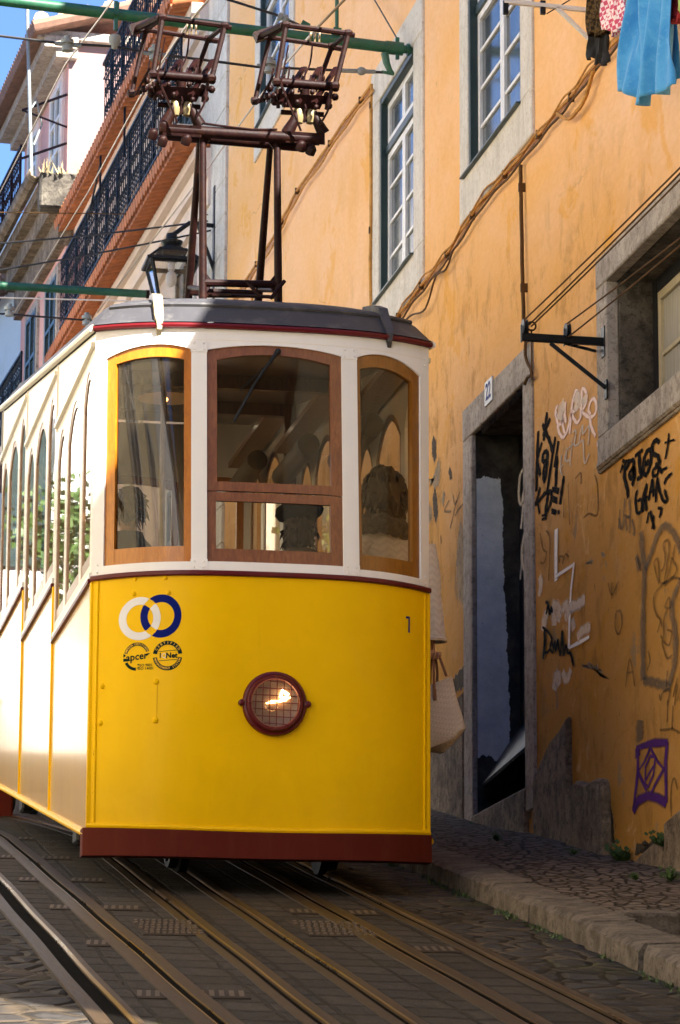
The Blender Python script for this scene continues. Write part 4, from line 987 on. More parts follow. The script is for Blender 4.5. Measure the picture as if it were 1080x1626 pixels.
# =================================================================== the orange building
ob = thing('orange_building', 'weathered orange plaster house with stone framed openings and graffiti beside the tram', 'building', (WX, 3, gz(3)))
def wall_holes(mb, y0, y1, z0, z1, holes, X=WX):
    ysx = sorted(set([y0, y1]+[h[0] for h in holes]+[h[1] for h in holes])); zs = sorted(set([z0, z1]+[h[2] for h in holes]+[h[3] for h in holes]))
    for a, b in zip(ysx, ysx[1:]):
        for c, d in zip(zs, zs[1:]):
            ym, zm = (a+b)/2, (c+d)/2
            if any(h[0] < ym < h[1] and h[2] < zm < h[3] for h in holes): continue
            mb.quad((X, a, c), (X, b, c), (X, b, d), (X, a, d))
HOLES = [(3.60, 5.40, .9, 3.96), (-.62, 1.55, 2.95, 4.12), (7.22, 9.05, 5.7, 7.78), (3.5, 5.57, 5.7, 7.78), (13.5, 15.75, 9.4, 11.5), (7.3, 9.2, 9.6, 11.5), (3.5, 5.5, 9.6, 11.5), (-.5, 1.5, 6.2, 8.2)]
mb = MB(); wall_holes(mb, -1.0, 17.93, -1.5, 13.0, HOLES); mb.quad((WX, -1, -1.5), (WX, -1, 13), (WX+8, -1, 13), (WX+8, -1, -1.5)); mb.quad((WX, 17.93, 0), (WX, 17.93, 13), (WX+8, 17.93, 13), (WX+8, 17.93, 0))
mb.quad((WX, -1, 13), (WX, 17.93, 13), (WX+8, 17.93, 13), (WX+8, -1, 13))
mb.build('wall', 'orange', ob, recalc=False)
def surround(y0, y1, z0, z1, oy0, oy1, oz0, oz1, mat='stone', dep=.34, proud=.022, sill=True, name='stone_surround', mats_rev=None):
    mb = MB(); a, b = WX-proud, WX+dep
    mb.box((a, oy0, z0), (b, y0, z1)); mb.box((a, y1, z0), (b, oy1, z1)); mb.box((a-.003, oy0, z1), (b, oy1, oz1))
    if sill: mb.box((a-.003, oy0, oz0), (b, oy1, z0))
    return mb.build(name, mat, ob, False, .008)
def casement(y0, y1, z0, z1, rows, trans, rec, fmat='whiteframe', outer='greenframe', pane='pane', green=.05, name='window', curtain=False):
    x = WX+rec; mb = MB()
    g = green
    xo = WX-.012 if outer == 'greenframe' else x-.02
    mb.box((xo, y0-.01, z0), (x+.06, y0+g, z1)); mb.box((xo, y1-g, z0), (x+.06, y1+.01, z1)); mb.box((xo+.003, y0+g, z1-g), (x+.06, y1-g, z1+.01)); mb.box((x-.02, y0+g, z0-.005), (x+.06, y1-g, z0+g*.6))
    if trans: mb.box((x-.03, y0+g, trans), (x+.05, y1-g, trans+.07))
    wo = mb.build(name, outer, ob, False, .004)
    mb = MB(); a, b = y0+g, y1-g; lo = z0+g*.6; hi = (trans if trans else z1-g); s_ = .055; mid = (a+b)/2
    def leaf(p, q, c, d, nr, st=.055):
        mb.box((x-.012, p, c), (x+.03, p+st, d)); mb.box((x-.012, q-st, c), (x+.03, q, d)); mb.box((x-.012, p+st, c), (x+.03, q-st, c+st*1.2)); mb.box((x-.012, p+st, d-st), (x+.03, q-st, d))
        for i in range(1, nr):
            zz = c+(d-c)*i/nr; mb.box((x-.004, p+st, zz-.014), (x+.02, q-st, zz+.014))
    leaf(a, mid-.004, lo, hi, rows); leaf(mid+.004, b, lo, hi, rows)
    if trans: leaf(a, mid-.004, trans+.07, z1-g, 1); leaf(mid+.004, b, trans+.07, z1-g, 1)
    mb.build('casement', fmat, wo, False, .003)
    mb = MB(); mb.box((x+.012, y0+g, z0+g*.6), (x+.018, y1-g, z1-g)); mb.build('pane', pane, wo)
    return wo
# upper windows
surround(7.41, 8.88, 5.86, 7.62, 7.05, 9.22, 5.52, 7.95, 'stone_pale'); casement(7.41, 8.88, 5.86, 7.62, 4, 7.12, .06)
surround(3.68, 5.38, 5.92, 7.62, 3.34, 5.66, 5.58, 7.95, 'stone_pale'); casement(3.68, 5.38, 5.92, 7.62, 4, 7.14, .06)
surround(13.66, 15.6, 9.52, 11.3, 13.4, 15.9, 9.2, 11.6, 'stone_pale', sill=True); casement(13.66, 15.6, 9.52, 11.3, 4, 10.8, .06)
for y0, z0 in ((7.41, 9.75), (3.68, 9.75)): surround(y0, y0+1.5, z0, z0+1.6, y0-.3, y0+1.8, z0-.3, z0+1.9, 'stone_pale'); casement(y0, y0+1.5, z0, z0+1.6, 4, z0+1.2, .1)
surround(-.4, 1.4, 6.35, 8.05, -.7, 1.7, 6.05, 8.35, 'stone_pale'); casement(-.4, 1.4, 6.35, 8.05, 4, 7.6, .1)
mb = MB()
for a, b, z in ((7.38, 9.0, 5.84), (3.65, 5.5, 5.90), (13.62, 15.7, 9.5)): mb.cut(); mb.hexa([(WX-.06, a, z), (WX+.12, a, z), (WX+.12, b, z), (WX-.06, b, z), (WX-.06, a, z+.012), (WX+.12, a, z+.03), (WX+.12, b, z+.03), (WX-.06, b, z+.012)])
mb.build('sill_flashing', 'greenframe', ob)
# lower right window
surround(-.5, 1.44, 3.07, 4.03, -.75, 1.68, 2.845, 4.22, 'stone', .06)
mb = MB(); mb.box((WX+.06, 1.44, 3.05), (WX+.42, 1.60, 4.1)); mb.box((WX+.06, -.7, 4.03), (WX+.42, 1.6, 4.12)); mb.box((WX+.06, -.66, 3.05), (WX+.42, -.5, 4.03)); mb.build('window_reveal', 'sooty', ob, False, .01)
mb = MB(); mb.hexa([(WX-.05, -.75, 2.86), (WX+.42, -.75, 2.86), (WX+.42, 1.66, 2.86), (WX-.05, 1.66, 2.86), (WX-.05, -.75, 3.055), (WX+.42, -.75, 3.085), (WX+.42, 1.435, 3.085), (WX-.05, 1.435, 3.055)]); mb.build('window_sill', 'stone', ob, False, .015)
casement(-.5, 1.44, 3.085, 4.03, 2, None, .30, 'creamframe', 'blackvoid', 'curtain', .085)
# door
surround(3.69, 5.31, .95, 3.90, 3.43, 5.60, 0, 4.14, 'stone', .02, .02, False, 'door_surround')
mb = MB(); mb.box((WX+.0205, 5.31, .95), (WX+.34, 5.38, 3.93)); mb.build('painted_reveal', 'bluepaint', ob)
mb = MB(); pass
mb = MB(); mb.box((WX+.06, 3.62, .95), (WX+.34, 3.69, 3.93)); mb.box((WX+.06, 3.62, 3.90), (WX+.34, 5.38, 3.97)); mb.build('door_reveal', 'sooty', ob)
mb = MB(); mb.box((WX+.34, 3.6, .9), (WX+.40, 4.50, 3.95)); mb.box((WX+.335, 4.505, .9), (WX+.39, 5.4, 3.95))
for a, b in ((3.78, 4.40), (4.60, 5.22)):
    for c, d in ((1.25, 2.1), (2.25, 3.7)): mb.box((WX+.325, a, c), (WX+.34, b, d))
dr = mb.build('door', 'doorblack', ob, False, .006)
mb = MB(); mb.hexa([(WX+.05, 3.72, 1.42), (WX+.33, 3.72, 1.72), (WX+.33, 5.28, 1.72), (WX+.05, 5.28, 1.30), (WX+.04, 3.72, 1.44), (WX+.32, 3.72, 1.74), (WX+.32, 5.28, 1.74), (WX+.04, 5.28, 1.32)])
mb.build('metal_flap', 'sheet', ob)
mb = MB(); mb.hexa([(WX-.03, 3.67, .5), (WX+.34, 3.67, .5), (WX+.34, 5.33, .7), (WX-.03, 5.33, .7), (WX-.03, 3.67, 1.12), (WX+.34, 3.67, 1.13), (WX+.34, 5.33, 1.13), (WX-.03, 5.33, 1.10)]); mb.build('door_step', 'stone_dark', ob, False, .02)
# number plaque
mb = MB(); mb.box((WX-.034, 4.56, 3.985), (WX-.02, 4.80, 4.165)); pq = mb.build('number_plaque', 'plaque', ob, False, .004)
vs, fs = textpolys('22', .17, .004); mb = MB(); mb.add([(WX-.036, 4.68-x*1.0, 4.075+y) for x, y in vs], fs); mb.build('plaque_number', 'decal_blue', pq, recalc=False)
# plinth stones: irregular blocks sticking out of the wall
def blk(poly, proud, name='plinth_stone', mat='stone_dark'):
    n = len(poly); mb = MB(); X0 = WX-proud
    vs = [(X0+random.uniform(-.006, .006), y, z) for y, z in poly]+[(WX+.05, y, z) for y, z in poly]
    mb.add(vs, [tuple(range(n)), tuple(reversed(range(n, 2*n)))]+[(i, (i+1) % n, n+(i+1) % n, n+i) for i in range(n)])
    o = mb.build(name, mat, ob, False, .018)
random.seed(11)
blk([(3.42, .45), (3.43, 1.12), (3.2, 1.25), (2.95, 1.34), (2.70, 1.38), (2.49, 1.44), (2.48, .97), (2.47, .40), (2.9, .42)], .035)
blk([(2.46, .38), (2.46, .96), (2.2, .99), (1.95, .94), (1.72, .95), (1.60, .93), (1.545, .86), (1.54, .32), (2.0, .35)], .055)
blk([(6.9, 1.0), (6.9, 2.0), (6.3, 2.06), (5.9, 2.02), (5.62, 2.05), (5.62, .9), (6.2, .95)], .02)
blk([(.95, .18), (.95, .36), (.75, .40), (.45, .44), (.22, .47), (.20, .15)], .04)
blk([(.19, .14), (.19, .52), (-.1, .56), (-.45, .60), (-.8, .58), (-.8, 0), (-.3, .05)], .06)
blk([(1.53, .28), (1.53, .42), (1.3, .40), (1.1, .36), (.97, .36), (.96, .2), (1.2, .22)], .015)
# broken plaster: irregular flat patches, outlines surveyed on the wall plane
def patch(pts, mat, off, name, label=None):
    P = [onX(u, v, WX-off) for u, v in pts]; c = sum(P, Vector())/len(P); n = len(P); Q = []
    for i in range(n):
        a, b = P[i], P[(i+1) % n]; L = (b-a).length
        for t in range(8):
            m_ = a.lerp(b, t/8); j = min(.05, L*.10)
            Q.append(m_+Vector((0, j*math.sin(t*2.1+i*3)*random.uniform(.2, 1), j*.8*random.uniform(-1, 1))))
    m = len(Q)
    for sc, mt, o_, nm in ((1.16, 'plaster_rim', 0.0012, 'plaster_edge'), (1.0, mat, 0, name)):
        mb = MB(); V = [c+Vector((-.0+o_, 0, 0))]+[c+(q-c)*(sc*(1+(random.uniform(-.10, .10) if sc > 1 else 0)))+Vector((o_, 0, 0)) for q in Q]
        mb.add(V, [(0, i+1, (i+1) % m+1) for i in range(m)]); mb.build(nm, mt, ob)
for pts, mt in (
  ([(688, 692), (692, 700), (693, 725), (690, 734), (686, 722), (686, 702)], 'plaster_hole'), ([(691, 774), (694, 790), (695, 818), (692, 832), (688, 812), (687, 790)], 'plaster_hole'),
  ([(680, 800), (685, 806), (686, 822), (682, 831), (679, 822)], 'plaster_bare'), ([(684, 770), (696, 730), (699, 740), (697, 772), (690, 776), (682, 760)], 'plaster_bare'),
  ([(714, 742), (717, 748), (718, 760), (715, 762), (712, 750)], 'plaster_hole'), ([(704, 778), (707, 786), (704, 804), (701, 794)], 'plaster_bare'),
  ([(731, 826), (736, 842), (739, 870), (739, 950), (734, 962), (728, 945), (724, 900), (727, 856)], 'plaster_bare'),
  ([(728, 1066), (740, 1056), (741, 1082), (732, 1096), (716, 1098), (712, 1090)], 'plaster_hole'),
  ([(922, 1060), (935, 1053), (948, 1057), (964, 1076), (960, 1077), (946, 1062), (934, 1057)], 'plaster_bare'),
  ([(1010, 1345), (1030, 1335), (1050, 1325), (1070, 1338), (1050, 1346), (1025, 1354), (1008, 1358)], 'plaster_hole'),
  ([(800, 328), (806, 345), (804, 390), (800, 420), (797, 390), (797, 350)], 'plaster_bare') if False else ([(930, 893), (941, 889), (941, 892), (931, 896)], 'plaster_bare'),
  ([(954, 878), (958, 876), (962, 882), (957, 886)], 'plaster_bare'), ([(970, 1280), (974, 1300), (976, 1340), (972, 1345), (969, 1310)], 'plaster_hole')):
    patch(pts, mt, .0025, 'broken_plaster')
# graffiti: flat ribbons of paint on the plaster
GK = [0]
def graffiti(name, label, mat, strokes, w=.035, px=None, smooth=True, X=WX, parent=None):
    mb = MB(); cov = []
    for st in strokes:
        ww = w*1.2
        if isinstance(st[0], (int, float)): ww = st[0]*1.15; st = st[1]
        GK[0] += 1; off = .004+.00006*(GK[0] % 120)
        pts = [onX(u, v, X-off) for u, v in st]
        if smooth and len(pts) > 2: pts = catmull(pts, 5)
        n = len(pts); rows = [[], [], [], [], []]; spray = mat not in ('wallpaint_black', 'wallpaint_silver', 'wallpaint_faint')
        for i in range(n):
            a = pts[max(0, i-1)]; b = pts[min(n-1, i+1)]; d = Vector((0, b.y-a.y, b.z-a.z))
            if d.length < 1e-6: d = Vector((0, 0, 1))
            d.normalize(); nn = Vector((0, -d.z, d.y*.42)); e = ww/2*(.75+.25*min(1, i/2, (n-1-i)/2+.3))*(1+.16*math.sin(i*1.9+GK[0]))
            for r_, q_ in zip(rows, (1.5, .72, 0, -.72, -1.5) if spray else (1.12, .85, 0, -.85, -1.12)): r_.append(pts[i]+nn*e*q_)
            ends = .35 if (spray and i in (0, n-1)) else 1
        cov += [v_ for v_ in (0, 1, 1, 1, 0) for i in range(n)]
        mb.add([p for r_ in rows for p in r_], [(k_*n+i, k_*n+i+1, (k_+1)*n+i+1, (k_+1)*n+i) for k_ in range(4) for i in range(n-1)])
    o = mb.build(name, mat, parent or ob, recalc=False)
    ca = o.data.attributes.new('cover', 'FLOAT', 'POINT')
    for i, v_ in enumerate(cov[:len(o.data.vertices)]): ca.data[i].value = v_
    if label: o['label'] = label
    return o
def Z(x0, y0, k): return lambda *pts: [(x0+a/k, y0+b/k) for a, b in pts]
z = Z(840, 600, 4.5)
graffiti('graffiti_tag', 'thick black upright tag reading KAY by the door jamb', 'wallpaint_black', [
  z((66, 380), (58, 560), (52, 810)), z((92, 460), (70, 540), (58, 600), (72, 660), (82, 700)), z((128, 245), (116, 350), (104, 450)), z((95, 330), (125, 400), (150, 460), (172, 550)),
  z((152, 290), (120, 360), (98, 420)), z((128, 580), (104, 600), (98, 560), (112, 530), (130, 540), (126, 640), (112, 735), (104, 700), (108, 640), (128, 590)), z((188, 420), (165, 560), (130, 805)),
  z((210, 450), (180, 640)), z((200, 560), (195, 660), (190, 780)), z((250, 700), (235, 800), (220, 905)), (.05, z((165, 785), (215, 800))), (.05, z((165, 805), (212, 822))), (.05, z((170, 850), (202, 866))), (.05, z((170, 875), (200, 892))),
  z((80, 780), (62, 850), (48, 900), (70, 880), (110, 830), (150, 812), (160, 860), (140, 930), (118, 960), (128, 880), (138, 815)), z((60, 880), (76, 972)), (.05, z((90, 985), (128, 978))), (.05, z((90, 1012), (124, 1000))), (.05, z((160, 940), (195, 955))), (.045, z((160, 960), (192, 972))), z((210, 945), (210, 975))], .062)
graffiti('graffiti_tag', 'soft pinkish white spray tag of looped letters above the silver tag', 'wallpaint_pink', [
  z((205, 195), (190, 240), (205, 320), (225, 330), (245, 280), (235, 230), (240, 330), (262, 400), (285, 330), (300, 250)), z((205, 320), (212, 380), (240, 425), (265, 400)), z((262, 170), (255, 250), (265, 320)),
  z((290, 400), (300, 280), (310, 180), (335, 90), (348, 150), (330, 230), (300, 250), (320, 290), (345, 320), (370, 270), (372, 170)), z((368, 290), (375, 180), (380, 80), (405, 100), (412, 160), (395, 210), (380, 240), (430, 280), (470, 260), (482, 200), (465, 150), (440, 170), (425, 230), (440, 260)), z((432, 280), (445, 350), (475, 415)), z((512, 290), (505, 375)), z((490, 450), (490, 490))], .042)
graffiti('graffiti_haze', 'pale spray haze behind the pink white tag', 'wallpaint_ghost', [(.16, z((215, 300), (230, 230), (255, 190))), (.14, z((330, 180), (345, 140), (350, 230))), (.12, z((395, 130), (400, 190)))], .12)
graffiti('graffiti_tag', 'thin silver marker tag below the pink white one', 'wallpaint_silver', [
  z((232, 550), (225, 640), (235, 695)), z((212, 655), (245, 620)), z((250, 600), (270, 500), (262, 590), (290, 590), (295, 630)), z((310, 430), (295, 590)), z((275, 510), (320, 470)), z((310, 390), (335, 380), (325, 480), (355, 470)), z((355, 480), (370, 380), (385, 340), (385, 400), (425, 345), (430, 400), (420, 480)), z((365, 460), (385, 450), (390, 530), (400, 610), (430, 540))], .028)
graffiti('graffiti_tag', 'black marker tag reading RATOS under the window sill', 'wallpaint_black', [
  (.05, z((665, 590), (690, 600), (715, 595), (700, 640), (680, 660))), z((690, 600), (680, 700), (700, 790), (708, 855)), z((650, 680), (670, 620)), z((715, 600), (745, 590), (745, 650), (735, 720), (715, 690), (745, 640), (752, 700), (735, 770)), z((755, 560), (810, 515)), z((785, 540), (790, 640), (800, 700), (770, 725)), z((815, 690), (818, 590), (845, 520), (870, 530), (865, 620), (835, 690), (815, 680)), z((832, 590), (835, 630)), z((850, 580), (850, 625)), z((930, 460), (905, 445), (880, 480), (885, 540), (920, 560), (930, 610), (900, 620))], .055)
graffiti('graffiti_tag', 'black marker tag reading GANG slanting below the upper black tag', 'wallpaint_black', [
  z((930, 640), (890, 650), (885, 700), (915, 690), (930, 640), (950, 680)), z((930, 670), (985, 640)), z((775, 800), (760, 860), (770, 960), (800, 950), (805, 870), (775, 880)), z((812, 960), (815, 850), (840, 760), (830, 850), (838, 950)), z((805, 870), (850, 850)), z((852, 880), (870, 780), (880, 730), (890, 850)), z((855, 820), (900, 800)), z((905, 890), (915, 720), (930, 800), (960, 880), (985, 870), (965, 800)), z((1020, 680), (980, 720), (965, 760)), z((855, 960), (840, 1040)), z((865, 950), (875, 1000), (895, 1080)), z((890, 980), (880, 1080)), z((920, 930), (945, 940), (930, 1000))], .04)
graffiti('graffiti_cross', 'small black plus mark right of the upper black tag', 'wallpaint_black', [z((998, 395), (990, 480), (972, 580)), z((968, 465), (1040, 440))], .03)
graffiti('graffiti_tag', 'thin grey marker scrawl left of the grey oval', 'wallpaint_grey', [z((650, 940), (640, 1080)), z((640, 1000), (665, 1080), (685, 860)), z((680, 980), (720, 1000), (690, 1000), (700, 1095)), z((715, 860), (720, 990), (718, 1110)), z((735, 1010), (755, 1115), (740, 1110))], .03)
q = Z(840, 840, 4.5)
graffiti('graffiti_shape', 'big faded grey spray outline of a bulging figure at the right edge', 'wallpaint_grey', [
  q((830, 290), (870, 180), (910, 60), (960, -20), (1010, 0), (1060, 80), (1085, 160)), q((800, 20), (815, 200), (825, 300), (815, 600), (815, 900), (812, 1080)), (.10, q((815, 1085), (870, 1090), (940, 1110), (1010, 1130))), q((1000, 1120), (1040, 950), (1045, 750), (1020, 600), (1030, 500), (1085, 360)), q((765, 190), (790, 290))], .075)
graffiti('graffiti_tag', 'tangled thin dark tag inside the grey outline', 'wallpaint_faint', [q((890, 240), (920, 220), (930, 390), (890, 240)), q((940, 300), (960, 280), (975, 200), (960, 110), (990, 80), (1000, 150), (965, 390)), q((1045, 110), (1010, 260), (970, 410)), q((1015, 200), (1055, 290), (1000, 370), (940, 390)), q((1085, 360), (1020, 350), (940, 410), (890, 490), (905, 600), (940, 650), (950, 700)), q((965, 560), (1000, 490), (1010, 560), (970, 560)), q((990, 570), (965, 640), (960, 780), (940, 760)), q((940, 660), (915, 740)), q((985, 720), (1020, 740), (1000, 830), (950, 800), (985, 920), (1020, 900)), q((770, 200), (800, 300))], .03)
graffiti('graffiti_tag', 'dark lower scribble hanging below the grey outline', 'wallpaint_faint', [q((930, 1180), (940, 1220), (955, 1170), (1005, 1150), (985, 1260)), q((1060, 1060), (1030, 1200), (1055, 1110), (1040, 1260)), q((1085, 1120), (1060, 1230)), q((990, 1010), (980, 1130))], .03)
graffiti('graffiti_tag', 'white zigzag stroke of spray paint beside the door', 'wallpaint_white', [(.085, q((195, 0), (192, 180), (193, 370))), (.06, q((190, 340), (325, 250))), (.05, q((322, 240), (300, 430))), (.045, q((300, 430), (290, 600), (285, 850))), (.05, q((285, 850), (360, 810), (430, 770)))], .06, smooth=False)
graffiti('graffiti_tag', 'worn white ghost letters above the black name', 'wallpaint_ghost', [(.13, q((100, 730), (115, 640), (130, 590))), (.13, q((180, 690), (185, 600), (175, 545), (215, 580), (205, 660))), (.12, q((240, 590), (262, 540), (275, 600), (255, 640))), (.13, q((290, 560), (350, 540), (400, 500))), (.10, q((310, 640), (320, 720))), (.12, q((345, 780), (380, 730), (440, 700))), (.13, q((180, 1150), (200, 1040), (215, 1120))), (.10, q((240, 1020), (270, 1080), (300, 1000))), (.09, q((70, 480), (85, 400), (75, 340)))], .12)
graffiti('graffiti_tag', 'black handwritten name starting with a big D', 'wallpaint_black', [(.05, q((110, 710), (112, 800), (102, 930))), q((95, 700), (140, 740), (165, 800), (140, 870), (100, 890)), q((175, 850), (160, 800), (150, 850), (170, 880), (185, 800), (190, 870), (205, 790), (212, 850), (225, 900), (235, 730), (240, 800), (250, 905), (262, 830), (275, 880), (285, 890)), (.045, q((285, 880), (300, 900), (318, 980))), (.05, q((118, 520), (135, 540), (122, 610))), (.04, q((140, 545), (150, 610), (160, 560), (168, 600)))], .035)
graffiti('graffiti_tag', 'faint brown initials and ovals on the bare middle of the wall', 'wallpaint_faint', [q((690, 1130), (720, 930), (755, 1125)), q((700, 1030), (745, 1020)), q((620, 600), (615, 700), (640, 750), (665, 680), (655, 590), (625, 590)), q((590, 500), (592, 380)), q((565, 385), (592, 470), (640, 370)), q((80, 30), (100, 140), (125, 170), (110, 240), (80, 240)), q((120, 10), (150, 80), (140, 370)), q((220, 240), (215, 200), (245, 200), (240, 250), (260, 180), (285, 200)), z((250, 860), (245, 1000)), z((280, 760), (290, 1050)), z((390, 1000), (430, 970), (490, 975), (490, 780), (470, 690)), z((330, 720), (370, 680), (370, 760)), q((850, 870), (865, 940), (845, 1010))], .03)
g4 = Z(960, 1100, 5.083)
graffiti('graffiti_emblem', 'purple painted square with a diamond and a leaf shape inside', 'wallpaint_purple', [(.085, g4((255, 450), (320, 425), (400, 405), (510, 400))), (.10, g4((262, 440), (268, 520))), (.05, g4((268, 470), (268, 640), (250, 800), (230, 960))), (.11, g4((230, 960), (270, 870), (350, 830), (430, 850), (498, 890))), (.06, g4((505, 395), (492, 560), (498, 890))), (.045, g4((372, 440), (320, 560), (270, 640), (340, 790))), (.045, g4((372, 450), (430, 560), (478, 615), (420, 720), (370, 820))), (.035, g4((325, 740), (330, 600), (370, 510), (408, 520), (395, 660), (350, 760), (325, 730))), (.035, g4((410, 570), (360, 650), (330, 710)))], .05, smooth=False)
graffiti('graffiti_smudge', 'short dark smear above the purple square', 'wallpaint_grey', [(.12, g4((288, 220), (282, 300), (290, 390)))], .1)
graffiti('graffiti_line', 'thin brown line at the right edge above the purple square', 'wallpaint_faint', [g4((445, 300), (500, 298), (545, 292), (610, 325)), g4((545, 292), (552, 100)), g4((505, 235), (510, 60)), g4((540, 1000), (535, 800), (560, 690), (590, 780))], .03)
g5 = Z(660, 560, 4.783)
graffiti('graffiti_tag', 'faint grey scribble left of the door above the long plaster gap', 'wallpaint_grey', [g5((255, 1120), (220, 1200), (270, 1205)), g5((285, 1080), (300, 1150), (335, 1060)), g5((310, 1120), (285, 1240), (262, 1335)), g5((370, 1140), (325, 1190), (300, 1240)), g5((100, 1430), (105, 1530)), g5((125, 1430), (130, 1540)), g5((190, 1390), (195, 1450))], .03)
graffiti('door_graffiti', 'pale looping strokes sprayed on the black door', 'wallpaint_ghost', [[(830, 745), (825, 760), (824, 790), (828, 800), (833, 770), (832, 745)], [(831, 800), (827, 840)], [(832, 850), (828, 880), (832, 905)], [(826, 920), (830, 880)]], .05, X=WX+.32, parent=ob)
# =================================================================== cables on the orange wall
def wall_run(pts, dx, mat, r, name, label, wob=.006, clips=True):
    P = [onX(u, v, WX-dx) for u, v in pts]; P = catmull(P, 5)
    P = [p+Vector((random.uniform(-.004, .0), 0, wob*math.sin(i*.9+r*900))) for i, p in enumerate(P)]
    mb = MB(); mb.tube(P, r, 6); o = mb.build(name, mat, None, True); tag(o, label, 'cable')
    if clips:
        mb = MB()
        for i in range(3, len(P), 9): mb.cut(); mb.box((WX-dx-r-.004, P[i].y-.012, P[i].z-.03), (WX+.002, P[i].y+.012, P[i].z+.03))
        mb.build('cable_clip', 'browncable', o)
    return o
random.seed(21)
main = [(1010, 24), (998, 41), (966, 79), (941, 108), (912, 146), (884, 179), (855, 214), (825, 250), (795, 285), (765, 319), (740, 356), (719, 389), (695, 422), (673, 449), (650, 478), (632, 503)]
wall_run(main, .022, 'tancable', .012, 'wall_cable', 'thick tan cable of the bundle climbing diagonally across the orange wall')
wall_run([(u+4, v+6) for u, v in main], .035, 'browncable', .009, 'wall_cable', 'thin dark cable along the underside of the diagonal bundle', .008, False)
wall_run([(u-2, v-4+3*math.sin(i*1.3)) for i, (u, v) in enumerate(main)], .035, 'tancable', .007, 'wall_cable', 'thin loose tan cable on top of the diagonal bundle', .014, False)
wall_run([(943, 112), (938, 128), (930, 155), (918, 175), (905, 188), (894, 186), (886, 180)], .05, 'tancable', .014, 'wall_cable', 'tan cable loop sagging off the bundle below the black laundry', .0, False)
c2 = [(590, 136), (560, 176), (536, 209), (505, 256), (476, 297), (458, 330), (446, 353), (430, 385), (402, 427), (379, 464), (360, 490)]
wall_run(c2, .025, 'tancable', .015, 'wall_cable', 'tan cable pair running diagonally behind the collector tower')
wall_run([(u+3, v+6) for u, v in c2], .045, 'tancable', .011, 'wall_cable', 'thin tan cable under the pair behind the collector tower', .012, False)
wall_run([(591, 134), (590, 200), (590, 320), (589, 430), (590, 500)], .03, 'tancable', .017, 'wall_cable', 'vertical tan conduit beside the left window')
wall_run([(827, 262), (828, 330), (830, 420), (832, 500), (833, 520)], .03, 'browncable', .014, 'wall_cable', 'vertical brown cable dropping from the bundle to the clothesline bracket')
wall_run([(719, 400), (708, 428), (692, 440), (676, 490), (655, 500), (640, 512)], .05, 'browncable', .008, 'wall_cable', 'thin dark cable curling away below the bundle near the tram roof', .0, False)
wall_run([(835, 540), (836, 570), (845, 592), (838, 600), (834, 610)], .04, 'browncable', .012, 'wall_cable', 'short dark cable hooked at the corner of the door lintel', 0, False)
wall_run([(408, 438), (400, 480)], .03, 'tancable', .014, 'wall_cable', 'short tan stub of cable low behind the collector tower', 0, False)
# =================================================================== clothesline bracket and lines
YBR = 1.504
A = onX(956.5, 543, 2.37); br = thing('clothesline_bracket', 'black iron bracket with two pulleys bolted to the window jamb', 'bracket', A)
e0 = onY(828, 535, YBR); mb = MB(); mb.bar((2.39, YBR, A.z), e0, .035, .05); mb.box((2.372, YBR-.04, A.z-.10), (2.392, YBR+.04, A.z+.10)); mb.build('arm', 'iron', br, False, .004)
s0 = onX(962, 616, 2.372); mb = MB(); mb.bar(s0, onY(874, 545, YBR-.0), .018, .024); mb.box((2.368, s0.y-.03, s0.z-.07), (2.378, s0.y+.03, s0.z+.05)); mb.bar((2.37, YBR+.16, A.z-.02), onY(897, 545, YBR), .014, .018); mb.build('strut', 'iron', br, False, .002)
pul = []
for u, v in ((833, 520), (901, 526)):
    c = onY(u, v, YBR); pul.append(c); mb = MB(); mb.lathe([(.012, -.014), (.052, -.013), (.040, -.003), (.040, .003), (.052, .013), (.012, .014)], c, (1, 0, 0), 18)
    for dx in (-.024, .018): mb.box((c.x+dx, c.y-.012, c.z-.095), (c.x+dx+.006, c.y+.012, c.z+.015))
    mb.build('pulley', 'iron', br, True)
mb = MB(); rc = onY(844, 518, YBR); mb.tube([rc+Vector((.028*math.cos(t), 0, .028*math.sin(t))) for t in lin(0, 6.28, 14)], .006, 5); mb.tube([rc-Vector((0, 0, .02)), rc-Vector((0, 0, .34))], .006, 5); mb.build('hook', 'browncable', br, True)
for i, (c, v, lab) in enumerate(((pul[0]+Vector((0, 0, .05)), 262, 'topmost thin clothesline from the outer pulley'), (pul[0]+Vector((.03, 0, .02)), 271, 'middle thin clothesline from the outer pulley'), (rc, 281, 'lowest thin clothesline, tied at the ring by the outer pulley'), (pul[1]+Vector((0, 0, .05)), 374, 'upper thin clothesline from the inner pulley'), (pul[1]+Vector((0, 0, -.04)), 386, 'lower thin clothesline from the inner pulley'))):
    q = onX(1080, v, c.x); d = (q-c); mb = MB(); mb.tube(sag(c, c+d*1.6, .015), .0055, 5); tag(mb.build('clothesline', 'browncable', None, True), lab, 'clothesline')
